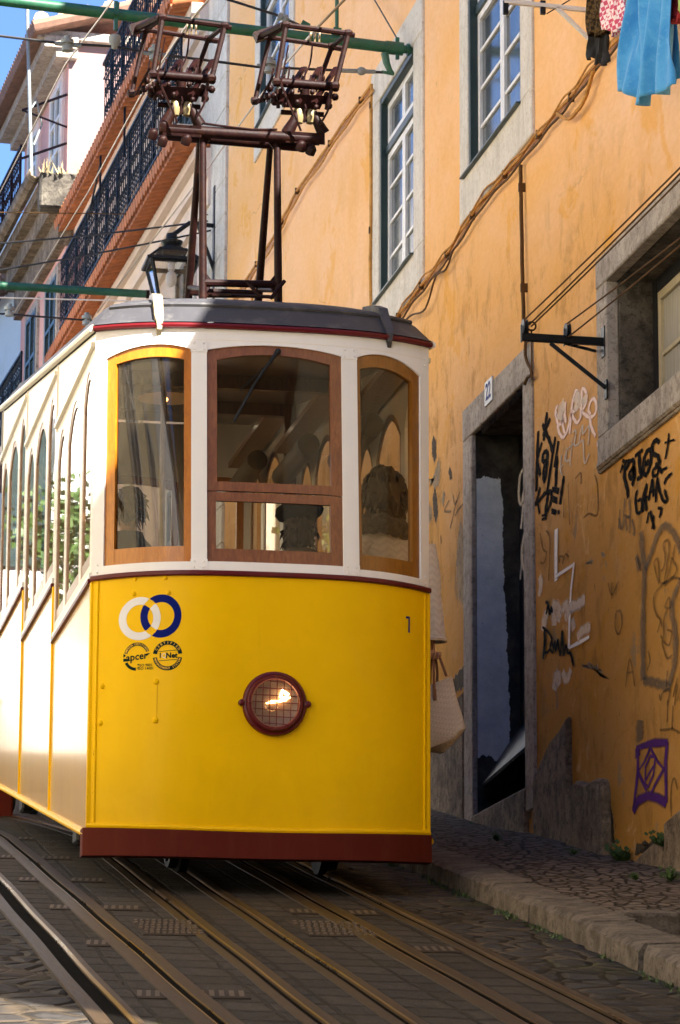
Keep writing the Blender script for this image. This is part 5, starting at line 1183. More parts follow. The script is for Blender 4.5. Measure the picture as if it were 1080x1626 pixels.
# =================================================================== drying rack and laundry above
XR = 1.9
rk = thing('drying_rack', 'white metal drying rack fixed high on the orange wall', 'drying rack', onX(885, 10, WX))
y_ = onX(885, 8, 2.1).y
ra, rb_ = onX(800, 1, XR-.15), onX(930, 12, XR+.1)
def XY(u, v, X): return onX(u, v, X)
mb = MB(); mb.bar(onY(800, 2, y_), onY(1100, 34, y_), .028, .028); mb.bar(onY(884, 12, y_), onY(936, 62, y_), .028, .024); mb.build('rack_arm', 'whiteframe', rk, False, .003)
mb = MB()
for u in (803, 862): mb.cut(); mb.box(tuple(onY(u, 6, y_)-Vector((.016, .012, .07))), tuple(onY(u, 6, y_)+Vector((.016, .012, .02))))
mb.cut(); mb.tube([onY(868, 22, y_), onY(915, -6, y_)], .004, 5); mb.build('rack_clamp', 'iron', rk)
def cloth(name, label, mat, top, bottom, X, fold=.03, nu=30, nv=16, seed=0, cat='laundry', hem=0.0):
    """hanging cloth: top and bottom edges as polylines, folded in depth"""
    def poly(P, t):
        n = len(P)-1; i = min(n-1, int(t*n)); f = t*n-i; a, b = P[i], P[i+1]; return (a[0]+(b[0]-a[0])*f, a[1]+(b[1]-a[1])*f)
    T = [onX(u, v, X) for u, v in top]; B = [onX(u, v, X) for u, v in bottom]
    def pl(P, t):
        n = len(P)-1; i = min(n-1, int(t*n)); return P[i].lerp(P[i+1], t*n-i)
    def fn(u, v):
        p = pl(T, u).lerp(pl(B, u), v); s1 = math.sin(u*17+seed+.9*math.sin(v*3+u*5)); p.x += fold*(.45+.55*v)*math.copysign(abs(s1)**.6, s1); p.x += fold*.55*math.sin(u*37+seed*2+v*2.5)*(1-.4*v); p.x += .05*fold*math.sin(u*60+v*9+seed)
        p.y += .014*math.sin(v*7+u*9+seed); p.z += .012*math.sin(u*17+seed+1.2)*v; return tuple(p)
    mb = MB(); mb.grid(fn, nu, nv); o = mb.build(name, mat, None, True); tag(o, label, cat, 'laundry hung out above the street')
    sm = o.modifiers.new('thick', 'SOLIDIFY'); sm.thickness = .005
    return o
cloth('towel', 'bright blue terry towel with pale flower pattern hanging at the top right', 'towel', [(1004, -40), (1020, -45), (1040, -50), (1066, -58)], [(980, 136), (992, 142), (1001, 147), (1012, 166), (1024, 164), (1035, 150), (1060, 148), (1073, 136)], 1.86, .055, 110, 30, 1)
cloth('towel', 'grey blue inner fold of a towel hanging just behind the bright blue towel', 'towel', [(1046, -45), (1078, -60)], [(1052, 138), (1074, 128)], 1.95, .02, 14, 14, 2.2)
cloth('checked_shirt', 'brown plaid cloth bunched over the rack above black trousers', 'plaid', [(934, -30), (950, -34), (962, -36)], [(932, 52), (945, 56), (954, 58), (968, 48)], 1.88, .035, 24, 14, .4)
cloth('black_trousers', 'black cloth hanging below the brown plaid', 'darkcloth', [(934, 44), (950, 46), (966, 40)], [(928, 92), (940, 94), (946, 99), (956, 104), (967, 100)], 1.90, .022, 20, 10, 1.2)
cloth('gingham_cloth', 'pink and white gingham cloth beside the brown plaid', 'gingham', [(962, -40), (975, -44), (990, -48)], [(958, 40), (968, 52), (978, 56), (988, 48), (994, 40)], 1.84, .03, 20, 14, 2.0)
cloth('tweed_cloth', 'charcoal tweed cloth between the gingham and the blue towel', 'tweed', [(978, -40), (1000, -50)], [(984, 44), (994, 46), (1002, 38)], 1.93, .03, 18, 12, 3.0)
cloth('red_garment', 'red garment at the top right edge of the picture', 'redcloth', [(1060, -70), (1100, -85)], [(1066, 34), (1080, 36), (1096, 20)], 1.90, .03, 18, 12, .9)
cloth('lime_garment', 'small lime green cloth over the red garment', 'limecloth', [(1076, -70), (1100, -80)], [(1077, 18), (1086, 16), (1098, 6)], 1.86, .01, 10, 8, .2)
# =================================================================== overhead poles, span wires, contact wires
YP = 7.518
pe = onX(656, 80, WX); pw = onY(0, 0, YP); d = (pe-pw).normalized()
po = thing('support_pole', 'upper green tubular cross pole above the pantographs', 'pole', pe)
mb = MB(); mb.tube([pw-d*4.5, onY(615, 75, YP)], .047, 14); mb.build('pole_tube', 'green', po, True)
mb = MB(); mb.tube([onY(612, 75, YP), onY(640, 78, YP)], .056, 12); mb.tube([onY(640, 78, YP), pe+Vector((.02, 0, 0))], .034, 10); mb.tube([onY(646, 79, YP), onY(650, 79, YP)], .052, 12)
mb.box(tuple(onY(627, 63, YP)-Vector((.02, .03, .02))), tuple(onY(633, 92, YP)+Vector((.02, .03, -.02)))) if False else mb.bar(onY(631, 60, YP), onY(631, 94, YP), .03, .03)
ph = [onY(611, 84, YP), onY(614, 100, YP), onY(619, 112, YP), onY(624, 117, YP)]; mb.tube(ph, [.034, .03, .024, .018], 8); mb.bar(onY(606, 114, YP), onY(626, 118, YP), .02, .02)
mb.build('end_bracket', 'green', po, True)
mb = MB(); mb.tube([onY(535, 46, YP), onY(535, -60, YP)], .016, 8); mb.bar(onY(528, 50, YP), onY(541, 52, YP), .09, .05); mb.build('hanger_rod', 'green', po, True)
mb = MB(); mb.hexa([onY(*q, YP+dy) for dy in (-.03, .03) for q in ((474, 47), (490, 50), (493, 38), (481, 31))]); mb.cut(); mb.bar(onY(184, 3, YP), onY(184, 48, YP), .03, .05); mb.bar(onY(181, 16, YP-.01), onY(188, 17, YP-.01), .12, .1); mb.build('clamp', 'green', po)
def insul(c, axis, name='insulator', par=None, k=1.0):
    mb = MB(); mb.lathe([(.02*k, -.07*k), (.05*k, -.065*k), (.05*k, -.02*k), (.03*k, -.015*k), (.03*k, .0), (.058*k, .005*k), (.058*k, .04*k), (.03*k, .05*k), (.03*k, .075*k)], c, axis, 14); return mb.build(name, 'greyins', par, True)
sw = thing('span_wire', 'black span wire with grey insulators slung below the green pole', 'wire', onY(620, 116, YP))
S = [onY(u, v, YP) for u, v in ((-60, 48), (0, 57), (89, 68), (184, 74), (245, 85), (407, 106), (540, 112), (608, 115))]
mb = MB(); mb.tube(S, .011, 6); mb.build('cable', 'blackwire', sw, True)
for u, v in ((107, 70), (246, 84), (428, 104)): insul(onY(u, v, YP), (0, 0, 1), 'insulator', sw, .9); 
mb = MB()
for u, v in ((107, 70), (246, 85), (428, 105)): mb.cut(); mb.tube([onY(u-20, v-1, YP), onY(u+22, v+3, YP)], .016, 6)
mb.cut(); mb.sphere(onY(574, 113, YP), .035, 10, 6, (1.2, 1, 1)); mb.tube([onY(540, 112, YP), onY(596, 114, YP)], .018, 6); mb.build('turnbuckle', 'greyins', sw, True)
mb = MB(); c = onY(182, 66, YP); mb.lathe([(.045, .05), (.05, 0), (.035, -.03), (.022, -.06), (.0, -.065)], c, (0, 0, 1), 12); mb.build('hanging_insulator', 'greyins', sw, True)
def wire(pts, r, mat, label, s_=0.0):
    mb = MB(); P = []
    for a, b in zip(pts, pts[1:]): P += sag(a, b, s_, 10)[:-1]
    P.append(Vector(pts[-1])); mb.tube(P, r, 6); return tag(mb.build('overhead_wire', mat, None, True), label, 'wire')
# contact wires rising along the track
wire([onY(560, -14, 2.4*0+.1), onY(502, 46, .82), onY(447, 108, 4.6), onY(398, 174, 7.5), onY(333, 263, 13), onY(155, 496, 26)], .0085, 'copperwire', 'tan contact wire through the right hand collector, running down to the tram roof')
wire([onY(338, -8, .1), onY(307, 27, .82), onY(286, 55, 2.6), onY(262, 91, 5), onY(222, 155, 9), onY(141, 304, 17), onY(22, 498, 27)], .0085, 'copperwire', 'tan contact wire through the left hand collector, crossing the iron balcony')
wire([onY(185, -8, 5.5), onY(161, 26, 7.4), onY(104, 102, 12), onY(64, 180, 16), onY(2, 302, 23), onY(-40, 380, 27)], .0085, 'copperwire', 'leftmost tan contact wire in front of the pink house')
wire([onY(352, -4, 7.6), onY(440, 24, 7.6), onY(476, 40, 7.6)], .011, 'blackwire', 'short black stay wire running to the clamp on the green pole')
o = insul(onY(450, 29, 7.6), (.9, 0, -.35), 'strain_insulator', None, .7); tag(o, 'pale strain insulator on the short stay wire at the top', 'insulator')
wire([onX(588, -12, WX-.05), onY(631, 62, YP)], .007, 'blackwire', 'thin twisted stay wire from the pole end up the orange wall')
wire([onY(-20, 388, 20), onY(330, 351, 18.6)], .011, 'blackwire', 'upper thin black cable crossing the cream facade', .02)
wire([onY(-20, 432, 20), onY(335, 366, 18.6)], .011, 'blackwire', 'lower thin black cable crossing the cream facade', .02)
wire([onY(-20, 337, 23), onY(285, 341, 22), onY(330, 341, 18.6)], .007, 'browncable', 'faint thin wire with a small insulator above the street lamp', .0)
wire([onY(-20, 472, 16), onY(240, 479, 16)], .008, 'whiteframe', 'white thin wire just above the tram roof')
wire([onY(-20, 497, 26), onY(15, 499, 26), onY(143, 509, 26), onY(170, 512, 26)], .014, 'blackwire', 'distant black span wire above the tram roof')
for u, v, lab in ((15, 493, 'grey insulator on the distant span wire at the left edge'), (138, 507, 'grey insulator on the distant span wire just above the tram roof')): tag(insul(onY(u, v, 26), (0, 0, 1), 'insulator', None, 1.2), lab, 'insulator')
p2 = thing('support_pole', 'lower green tubular cross pole behind the tram roof', 'pole', onY(243, 468, 23))
mb = MB(); mb.tube([onY(-40, 451, 23), onY(232, 467, 23)], .052, 12); mb.build('pole_tube', 'green', p2, True)
mb = MB(); mb.tube([onY(232, 467, 23), onY(250, 468.5, 23)], .056, 12); mb.build('pole_socket', 'rust', p2, True)
# =================================================================== cream building with tiled cornices
P2 = Vector((2.4, 17.95, 0)); A2 = R_(2.2); d2 = Vector((-math.sin(A2), math.cos(A2), 0)); n2 = Vector((-math.cos(A2), -math.sin(A2), 0))
def F2(t, z, o=0): v = P2+d2*t+n2*o; return Vector((v.x, v.y, z))
cb = thing('cream_building', 'cream house with tiled cornices and a long black iron balcony beyond the orange one', 'building', F2(5, gz(23)))
def fbox(mb, F, t0, t1, z0, z1, o0, o1): return mb.hexa([F(t0, z0, o0), F(t1, z0, o0), F(t1, z0, o1), F(t0, z0, o1), F(t0, z1, o0), F(t1, z1, o0), F(t1, z1, o1), F(t0, z1, o1)])
L2 = 11.6; ZC1, ZC2 = 10.55, 12.42
mb = MB(); fbox(mb, F2, 0, L2, 0, ZC1-.3, -6, 0); mb.build('wall', 'palepink', cb)
mb = MB(); fbox(mb, F2, 0, L2, ZC1, ZC2-.05, -6, -.02); mb.build('upper_wall', 'cream', cb)
mb = MB(); fbox(mb, F2, 0, 4.5, ZC2+.1, 17.2, -6, -1.1); fbox(mb, F2, 4.5, L2, ZC2+.1, 13.0, -6, -1.6); mb.build('attic_wall', 'palepink', cb)
mb = MB()
z = 0
for i in range(28):
    zz = 4.2+i*.42; t1 = 1.72 if i % 2 else 1.55
    if zz > ZC2-.45: break
    fbox(mb, F2, .0, t1*.9, zz, zz+.412, -.3, .035)
mb.build('corner_stones', 'stone_pale', cb, False, .006)
def cornice(z, t0, t1, out, label=None):
    mb = MB()
    for k, (dz0, dz1, o) in enumerate(((-.95, -.62, .06), (-.62, -.40, .12), (-.40, -.27, .20))): fbox(mb, F2, t0, t1, z+dz0, z+dz1, -.1, o*out/.4)
    mb.build('cornice', 'cream', cb)
    mb = MB(); w = .18; n = int((t1-t0)/w)
    for i in range(n):
        t = t0+i*w; r = .082; vs = []; fs = []; m = 8
        for o_, dz in ((-.05, .02), (out, -.10)):
            for j in range(m+1): a = math.pi*j/m; vs.append(F2(t+w/2-math.cos(a)*r, z-.16-math.sin(a)*.075+dz, o_))
            for j in range(m+1): a = math.pi*j/m; vs.append(F2(t+w/2-math.cos(a)*r, z-.13-math.sin(a)*.075+dz, o_))
        q = m+1
        for j in range(m): fs += [(j, j+1, 2*q+j+1, 2*q+j), (q+j, 3*q+j, 3*q+j+1, q+j+1), (2*q+j, 2*q+j+1, 3*q+j+1, 3*q+j)]
        mb.add(vs, fs)
    mb.build('tile_course', 'tile', cb, True)
    mb = MB()
    for i in range(n):
        t = t0+i*w+.5*w; mb.tube([F2(t+w/2, z-.09, -.02), F2(t+w/2, z-.16, out+.02)], .085, 7)
    mb.build('eave_tiles', 'tile', cb, True)
    mb = MB(); fbox(mb, F2, t0, t1, z-.06, z-.005, -.1, out-.02); mb.build('ledge', 'stone_pale', cb)
cornice(ZC1, .9, L2+.6, .46); cornice(ZC2, 1.2, L2-.3, .46)
def railing(F, t0, t1, z0, h, o, parent, name='balcony_railing', step=.16, mat='teal_iron', seed=1):
    rnd = random.Random(seed); mb = MB()
    for zz, r in ((z0, .022), (z0+h, .028), (z0+h*.80, .010), (z0+.12, .010)): mb.bar(F(t0, zz, o), F(t1, zz, o), r*1.3, r*1.3)
    t = t0; i = 0
    while t <= t1+.001:
        mb.bar(F(t, z0, o), F(t, z0+h, o), .013, .013) if i % 6 else mb.bar(F(t, z0, o), F(t, z0+h+.03, o), .030, .030)
        # scrollwork in each bay
        if t+step <= t1:
            c = t+step/2
            for zz, rr in ((z0+.30*h, .055), (z0+.55*h, .05), (z0+.90*h, .045)):
                pts = [F(c+rr*math.cos(a+rnd.random()*.3), zz+rr*1.25*math.sin(a), o) for a in lin(0, 5.4, 9)]; mb.tube(pts, .0075, 4)
            mb.bar(F(t+.01, z0+.12, o), F(t+step-.01, z0+.24, o), .008, .008); mb.bar(F(t+.01, z0+.78*h, o), F(t+step-.01, z0+.66*h, o), .008, .008)
        t += step; i += 1
    return mb.build(name, mat, parent)
T2E = min(lin(3, 11.4, 200), key=lambda t: abs(540+CF*((F2(t, ZC2+.12, .3)-CC).dot(VR))/((F2(t, ZC2+.12, .3)-CC).dot(VF))-163))
railing(F2, 1.15, L2-.2, ZC1+.18, 1.0, .36, cb, seed=1)
railing(F2, 1.3, T2E, ZC2+.12, 1.05, .30, cb, seed=2)
railing(lambda t, z, o: F2(T2E+o-.30, z, t), .30-.9, .30, ZC2+.12, 1.05, .30, cb, seed=3)
mb = MB()
for t in (5.2, 7.3): mb.cut(); mb.tube([F2(t, ZC1+.9, .40), F2(t, ZC1+1.60, .40), F2(t+.05, ZC1+1.65, .3), F2(t+.1, ZC1+1.6, .0)], .016, 6)
mb.cut(); mb.tube([F2(7.3, ZC1+1.45, .4), F2(8.4, ZC1+1.0, .4)], .014, 6); mb.build('awning_bracket', 'teal_iron', cb)
def fwin(F, t0, t1, z0, z1, par, frame='stone_pale', pane='pane', fm='greenframe', o=.02, shutters=None, bars=True):
    mb = MB(); s_ = .16
    fbox(mb, F, t0-s_, t0, z0-s_, z1+s_, -.12, o+.02); fbox(mb, F, t1, t1+s_, z0-s_, z1+s_, -.12, o+.02); fbox(mb, F, t0, t1, z1, z1+s_, -.12, o+.022); fbox(mb, F, t0, t1, z0-s_, z0, -.12, o+.022)
    w = mb.build('window', frame, par)
    mb = MB(); fbox(mb, F, t0, t1, z0, z1, -.1, o); mb.build('pane', pane, w)
    if bars:
        mb = MB(); m = (t0+t1)/2
        for a, b, c, d_ in ((t0, t0+.07, z0, z1), (t1-.07, t1, z0, z1), (m-.04, m+.04, z0, z1)): fbox(mb, F, a, b, c, d_, o, o+.03)
        for k in range(4): zz = z0+(z1-z0)*k/3; fbox(mb, F, t0, t1, zz-.03, zz+.03, o, o+.028)
        mb.build('window_frame', fm, w)
    return w
fwin(F2, 2.1, 3.2, 8.0, 9.35, cb, pane='doorblack'); fwin(F2, 6.0, 7.0, 7.6, 9.3, cb); fwin(F2, 9.3, 10.3, 7.6, 9.3, cb)
for t in (2.2, 4.9, 8.0, 10.0): fwin(F2, t, t+.9, ZC1+.1, ZC1+1.35, cb)
FA = lambda t, z, o=0: F2(t, z, o-1.1)
fwin(FA, 1.9, 2.9, 13.2, 15.6, cb, fm='greenframe'); fwin(FA, 3.3, 4.1, 13.2, 15.6, cb, fm='greenframe')
for t in (2.5, 8.5): 
    for zb in (4.8,): fwin(F2, t, t+1.1, zb, zb+1.9, cb)
mb = MB(); fbox(mb, F2, .6, 5.0, 17.2, 17.5, -6, -.7); mb.build('roof_eave', 'tile', cb)
# =================================================================== pink house with dark tiled eaves
P3 = Vector((1.63, 29.0, 0)); A3 = R_(3.3); d3 = Vector((-math.sin(A3), math.cos(A3), 0)); n3 = Vector((-math.cos(A3), -math.sin(A3), 0))
def F3(t, z, o=0): v = P3+d3*t+n3*o; return Vector((v.x, v.y, z))
pb = thing('pink_house', 'pink house with sunlit end wall and dark tiled eaves up the street', 'building', F3(3, gz(32)))
L3 = min(lin(2.5, 7, 300), key=lambda t: abs(540+CF*((F3(t, 14)-CC).dot(VR))/((F3(t, 14)-CC).dot(VF))-38))
mb = MB(); fbox(mb, F3, 0, L3, 2, 15.0, -5, 0); mb.build('wall', 'pinkwall', pb)
mb = MB(); mb.hexa([F3(-.02, 12.2, -4.9), F3(-.02, 12.2, .01), F3(-.001, 12.2, .01), F3(-.001, 12.2, -4.9), F3(-.02, 15.0, -4.9), F3(-.02, 15.0, .01), F3(-.001, 15.0, .01), F3(-.001, 15.0, -4.9)]); mb.build('end_wall', 'endwall', pb)
mb = MB(); fbox(mb, F3, -.15, L3+.1, 14.72, 14.85, -.1, .22); fbox(mb, F3, -.2, L3+.15, 14.85, 15.02, -.1, .40); mb.build('cornice', 'stone', pb)
mb = MB(); rr = 34
for i in range(rr): 
    t = -.35+(L3+.6)*i/(rr-1); mb.tube([F3(t, 15.08, .60), F3(t, 15.75, -1.6)], .095, 7)
mb.hexa([F3(-.4, 15.0, .56), F3(L3+.3, 15.0, .56), F3(L3+.3, 15.7, -1.6), F3(-.4, 15.7, -1.6), F3(-.4, 15.06, .56), F3(L3+.3, 15.06, .56), F3(L3+.3, 15.76, -1.6), F3(-.4, 15.76, -1.6)])
mb.build('roof', 'oldtile', pb, True)
mb = MB()
for i in range(7): o_ = .45-.34*i; mb.tube([F3(-.18, 15.22+.05*abs(i-1)**.5+.08*i, o_), F3(.4, 15.26+.08*i, o_)], .12, 8)
mb.build('verge_tiles', 'tilelit', pb, True)
mb = MB(); fbox(mb, F3, -.16, -.02, 15.0, 15.12, -2.4, .5); mb.build('verge_board', 'stone', pb)
ZG = 12.9
mb = MB(); fbox(mb, F3, -.03, L3, ZG-1.0, ZG-.55, -.1, .12); fbox(mb, F3, -.035, L3, ZG-.55, ZG-.25, -.1, .26); fbox(mb, F3, -.04, L3, ZG-.25, ZG-.06, -.1, .40); mb.build('lower_cornice', 'stone_dark', pb)
mb = MB(); vs = []; 
for t in lin(-.3, L3+.2, 12): vs += [F3(t, ZG+.02, .42), F3(t, ZG-.06, .44), F3(t, ZG-.09, .50), F3(t, ZG-.06, .56), F3(t, ZG+.03, .58)]
mb.add(vs, [(i*5+j, i*5+j+1, i*5+j+6, i*5+j+5) for i in range(11) for j in range(4)]); gt = mb.build('gutter', 'stone_dark', pb, True)
sm = gt.modifiers.new('thick', 'SOLIDIFY'); sm.thickness = .02
mb = MB(); mb.tube([F3(.15, 12.95, .5), F3(.12, 15.4, .62), F3(.1, 17.2, .66)], .026, 10); mb.tube([F3(.15, 14.0, .52), F3(.5, 14.25, .4), F3(.6, 13.9, .3), F3(.35, 13.5, .45)], .014, 6); mb.build('white_downpipe', 'greyins', pb, True)
fwin(F3, .5, 1.5, 13.1, 14.55, pb, 'palepink', 'pane', 'whiteframe'); fwin(F3, 2.9, 3.8, 13.1, 14.55, pb, 'palepink', 'pane', 'whiteframe')
railing(F3, 1.9, L3-.1, ZG+.1, .95, .42, pb, seed=5, mat='rust')
mb = MB(); 
for za, zb in ((14.2, 14.2), (13.45, 13.45)): mb.bar(F3(.0, za, .02), F3(.9, zb, .55), .03, .03)
mb.bar(F3(.0, 13.7, .02), F3(.9, 14.2, .55), .03, .03); mb.build('drying_bracket', 'rust', pb)
for t in (.6, 2.6): fwin(F3, t, t+1.0, 9.6, 11.6, pb, 'stone', 'pane', 'greenframe')
mb = MB(); fbox(mb, F3, .2, L3, 9.1, 9.28, -.1, .62); mb.build('balcony_slab', 'stone_pale', pb)
railing(F3, .2, L3, 9.3, 1.0, .58, pb, seed=6)
for t in (1.2,): fwin(F3, t, t+1.0, 6.4, 8.6, pb, 'stone', 'pane', 'greenframe')
mb = MB(); fbox(mb, F3, .2, 3.2, 5.9, 6.05, -.1, .55); mb.build('balcony_slab', 'stone_pale', pb); railing(F3, .2, 3.2, 6.07, 1.0, .5, pb, seed=8)
mb = MB(); mb.box((1.2, 28.6, ZG-.55), (2.6, 28.93, ZG-.02)); mb.build('parapet_stub', 'sooty', pb, False, .03)
rnd = random.Random(31); mb = MB()
for i in range(34):
    p = Vector((rnd.uniform(1.2, 2.0), 28.6+rnd.uniform(-.1, .2), ZG-.05)); d = Vector((rnd.gauss(0, .4), rnd.gauss(0, .3), 1)).normalized()*rnd.uniform(.08, .3); s_ = Vector((.02, .02, 0)); mb.add([p-s_, p+s_, p+d], [(0, 1, 2)])
mb.build('dry_weeds', 'drygrass', pb)
# =================================================================== white house beyond
P4 = F3(L3+.4, 0, -1.2); ZW = onY(20, 326, 38).z; A4 = R_(9); d4 = Vector((-math.sin(A4), math.cos(A4), 0)); n4 = Vector((-math.cos(A4), -math.sin(A4), 0))
def F4(t, z, o=0): v = P4+d4*t+n4*o; return Vector((v.x, v.y, z))
wb = thing('white_house', 'bright white house with tiled eaves farthest up the street', 'building', F4(4, gz(40)))
mb = MB(); fbox(mb, F4, .02, 14, 3, ZW, -5, .02); mb.build('wall', 'white_wall', wb)
mb = MB()
for i in range(40): t = .1+i*.27; mb.tube([F4(t, ZW-1.25, .5), F4(t, ZW-1.0, -.1)], .1, 7)
mb.build('roof', 'oldtile', wb, True)
for t in (1.5, 4.5, 7.5):
    for zb in (7.2, 10.4): fwin(F4, t, t+1.0, zb, zb+1.8, wb, 'stone_pale', 'pane', 'greenframe')
# lamp bracketed to the cream building
lm = thing('street_lamp', 'old iron street lantern with glass panes bracketed to the cream house', 'street lamp', onY(262, 440, 18.6))
YL = 18.6; lc = onY(272, 440, YL)
def lring(w, z, n=4): return [Vector((lc.x+sx*w, lc.y+sy*w, lc.z+z)) for sx, sy in ((-1, -1), (1, -1), (1, 1), (-1, 1))]
k = 1/145.0
zt, zb_, zc, zn = (440-420)*k, (440-485)*k, (440-398)*k, (440-365)*k
w1, w0, wc, wn = .25, .15, .155, .075
mb = MB()
a, b = lring(w1, zt), lring(w0, zb_)
for i in range(4): mb.bar(a[i], b[i], .03, .03); mb.bar(b[i], b[(i+1) % 4], .03, .03); mb.bar(a[i], a[(i+1) % 4], .03, .05)
c, d_ = lring(w1+.045, zt+.015), lring(wc, zc)
for i in range(4): mb.bar(c[i], c[(i+1) % 4], .03, .035); mb.bar(c[i], d_[i], .022, .022); mb.bar(d_[i], d_[(i+1) % 4], .025, .03)
mb.lathe([(.155, zc), (.14, zc+.05), (.09, zc+.06), (.12, zc+.10), (.13, zc+.13), (.07, zc+.15), (.06, zc+.22), (.03, zc+.23)], lc, (0, 0, 1), 16)
lf = mb.build('lantern_frame', 'iron', lm)
mb = MB()
for i in range(4): mb.quad(a[i], a[(i+1) % 4], b[(i+1) % 4], b[i])
lp = mb.build('lantern_glass', 'lampglass', lm)
mb = MB()
for i in range(4): mb.quad(c[i], c[(i+1) % 4], d_[(i+1) % 4], d_[i])
mb.build('lantern_roof', 'lampglass', lm)
mb = MB(); mb.sphere(lc+Vector((0, 0, -.02)), .065, 12, 8, (1, 1, 1.5)); mb.lathe([(.04, .08), (.04, .16), (.06, .17)], lc, (0, 0, 1), 10); mb.build('lamp_bulb', 'white', lm, True)
mb = MB(); mb.tube([lc+Vector((0, 0, zc+.2)), lc+Vector((.2, 0, zc+.36)), Vector((2.42, YL, lc.z+zc+.34))], .028, 8); mb.tube([lc+Vector((.3, 0, zc+.34)), Vector((2.42, YL, lc.z-.1))], .022, 8); mb.box((2.33, YL-.06, lc.z-.3), (2.40, YL+.06, lc.z+1.1)); mb.build('wall_bracket', 'iron', lm, True)
# small things by the far end of the track
mb = MB(); p = onG(8, 1298); mb.box((p.x-.28, p.y, p.z-.02), (p.x+.06, p.y+.3, p.z+.9)); mb.box((p.x-.29, p.y-.01, p.z+.86), (p.x+.07, p.y+.31, p.z+.92)); tag(mb.build('utility_cabinet', 'bumper', None, False, .015), 'reddish brown cabinet at the roadside under the far end of the tram', 'cabinet')
# =================================================================== people
def human(name, label, pelvis, yaw, h, mats_, pose='stand', arms=None):
    """joint skeleton in a local frame (x right, y forward) turned by yaw and scaled to height h"""
    k = h/1.72; c, s_ = math.cos(yaw), math.sin(yaw); P0 = Vector(pelvis)
    def W(x, y, z): return P0+Vector((x*c-y*s_, x*s_+y*c, z))*k
    root = thing(name, label, 'person', P0)
    V = [(0, 0, 0), (0, .0, .14), (0, .0, .30), (0, -.01, .44), (0, .0, .53), (0, .01, .60)]; E = [(0, 1), (1, 2), (2, 3), (3, 4), (4, 5)]; Rd = [.15, .135, .15, .13, .055, .05]
    def chain(start, pts, rad):
        prev = start
        for p, r in zip(pts, rad): V.append(p); Rd.append(r); E.append((prev, len(V)-1)); prev = len(V)-1
        return prev
    hands = []
    for sg in (-1, 1):
        a = (arms or {}).get(sg) or [(sg*.25, .02, .18), (sg*.25, .10, -.04)]
        hands.append((sg, chain(3, [(sg*.11, -.01, .43), (sg*.185, -.01, .41)]+a, [.08, .068, .05, .036])))
        if pose == 'stand': chain(0, [(sg*.095, 0, -.06), (sg*.10, .02, -.47), (sg*.10, 0, -.86), (sg*.10, .13, -.89)], [.10, .062, .042, .035])
        else: chain(0, [(sg*.10, .08, -.02), (sg*.11, .44, .0), (sg*.11, .46, -.42), (sg*.11, .58, -.45)], [.10, .065, .045, .035])
    body = skinned('body', [W(*v) for v in V], E, [r*k for r in Rd], mats_['body'], root)
    # head: skull, jaw, nose, ears, eyes
    hc = (0, .015, .74)
    mb = MB(); n, m = 20, 14; vs = []
    for i in range(m+1):
        t = math.pi*i/m
        for j in range(n):
            a = 2*math.pi*j/n; z = .125*math.cos(t); w = math.sin(t)**.8
            taper = 1 if z > -.02 else 1+(z+.02)*2.6
            x = .078*w*math.cos(a)*taper; y = .098*w*math.sin(a)*(1 if math.sin(a) < 0 else (1 if z > -.03 else .95))
            if math.sin(a) > .95 and -.04 < z < .02: y += .022*(1-abs(z+.015)/.04)
            vs.append(W(hc[0]+x, hc[1]+y, hc[2]+z))
    fs = [(i*n+j, (i+1)*n+j, (i+1)*n+(j+1) % n, i*n+(j+1) % n) for i in range(m) for j in range(n)]
    mb.add(vs, fs)
    for sg in (-1, 1): mb.sphere(W(sg*.08, .0, .735), .03*k, 8, 6, (.4, .7, 1))
    mb.tube([W(0, .0, .5), W(0, .01, .64)], [.055*k, .05*k], 10); mb.tube([W(0, .10, .745), W(0, .125, .715)], [.008*k, .014*k], 6)
    mb.build('head', 'skin', root, True)
    mb = MB()
    for sg in (-1, 1): mb.sphere(W(sg*.032, .093, .752), .011*k, 8, 6)
    mb.build('eyes', 'darkcloth', root, True)
    mb = MB(); mb.tube([W(-.022, .098, .672), W(0, .104, .670), W(.022, .098, .672)], .005*k, 5); mb.build('mouth', 'maroon', root, True)
    return root, W, k, V, hands
def hand(root, W, k, base, dirn, side, mat='skin', grip=True):
    """palm with five curled fingers"""
    b = Vector(base); d = Vector(dirn).normalized(); s_ = Vector(side).normalized(); nrm = d.cross(s_).normalized()
    V = [b, b+d*.045, b+d*.085]; E = [(0, 1), (1, 2)]; Rd = [(.026, .018), (.036, .014), (.036, .013)]
    o = skinned('palm', V, E, [(r[0]*k, r[1]*k) for r in Rd], mat, root)
    mb = MB()
    for i, (off, L) in enumerate(((-.030, .064), (-.010, .074), (.010, .070), (.028, .056))):
        p = b+d*.08+s_*off
        pts = [p, p+d*L*.42+nrm*.004, p+d*L*.55+nrm*L*.38, p+d*L*.30+nrm*L*.62, p+d*L*.05+nrm*L*.60]
        mb.tube(catmull(pts, 3), .0085*k, 7)
    p = b+d*.03-s_*.032; mb.tube(catmull([p, p+d*.025-s_*.012+nrm*.018, p+d*.05+nrm*.034, p+d*.055+s_*.02+nrm*.042], 3), .0095*k, 7)
    mb.build('fingers', mat, root, True)
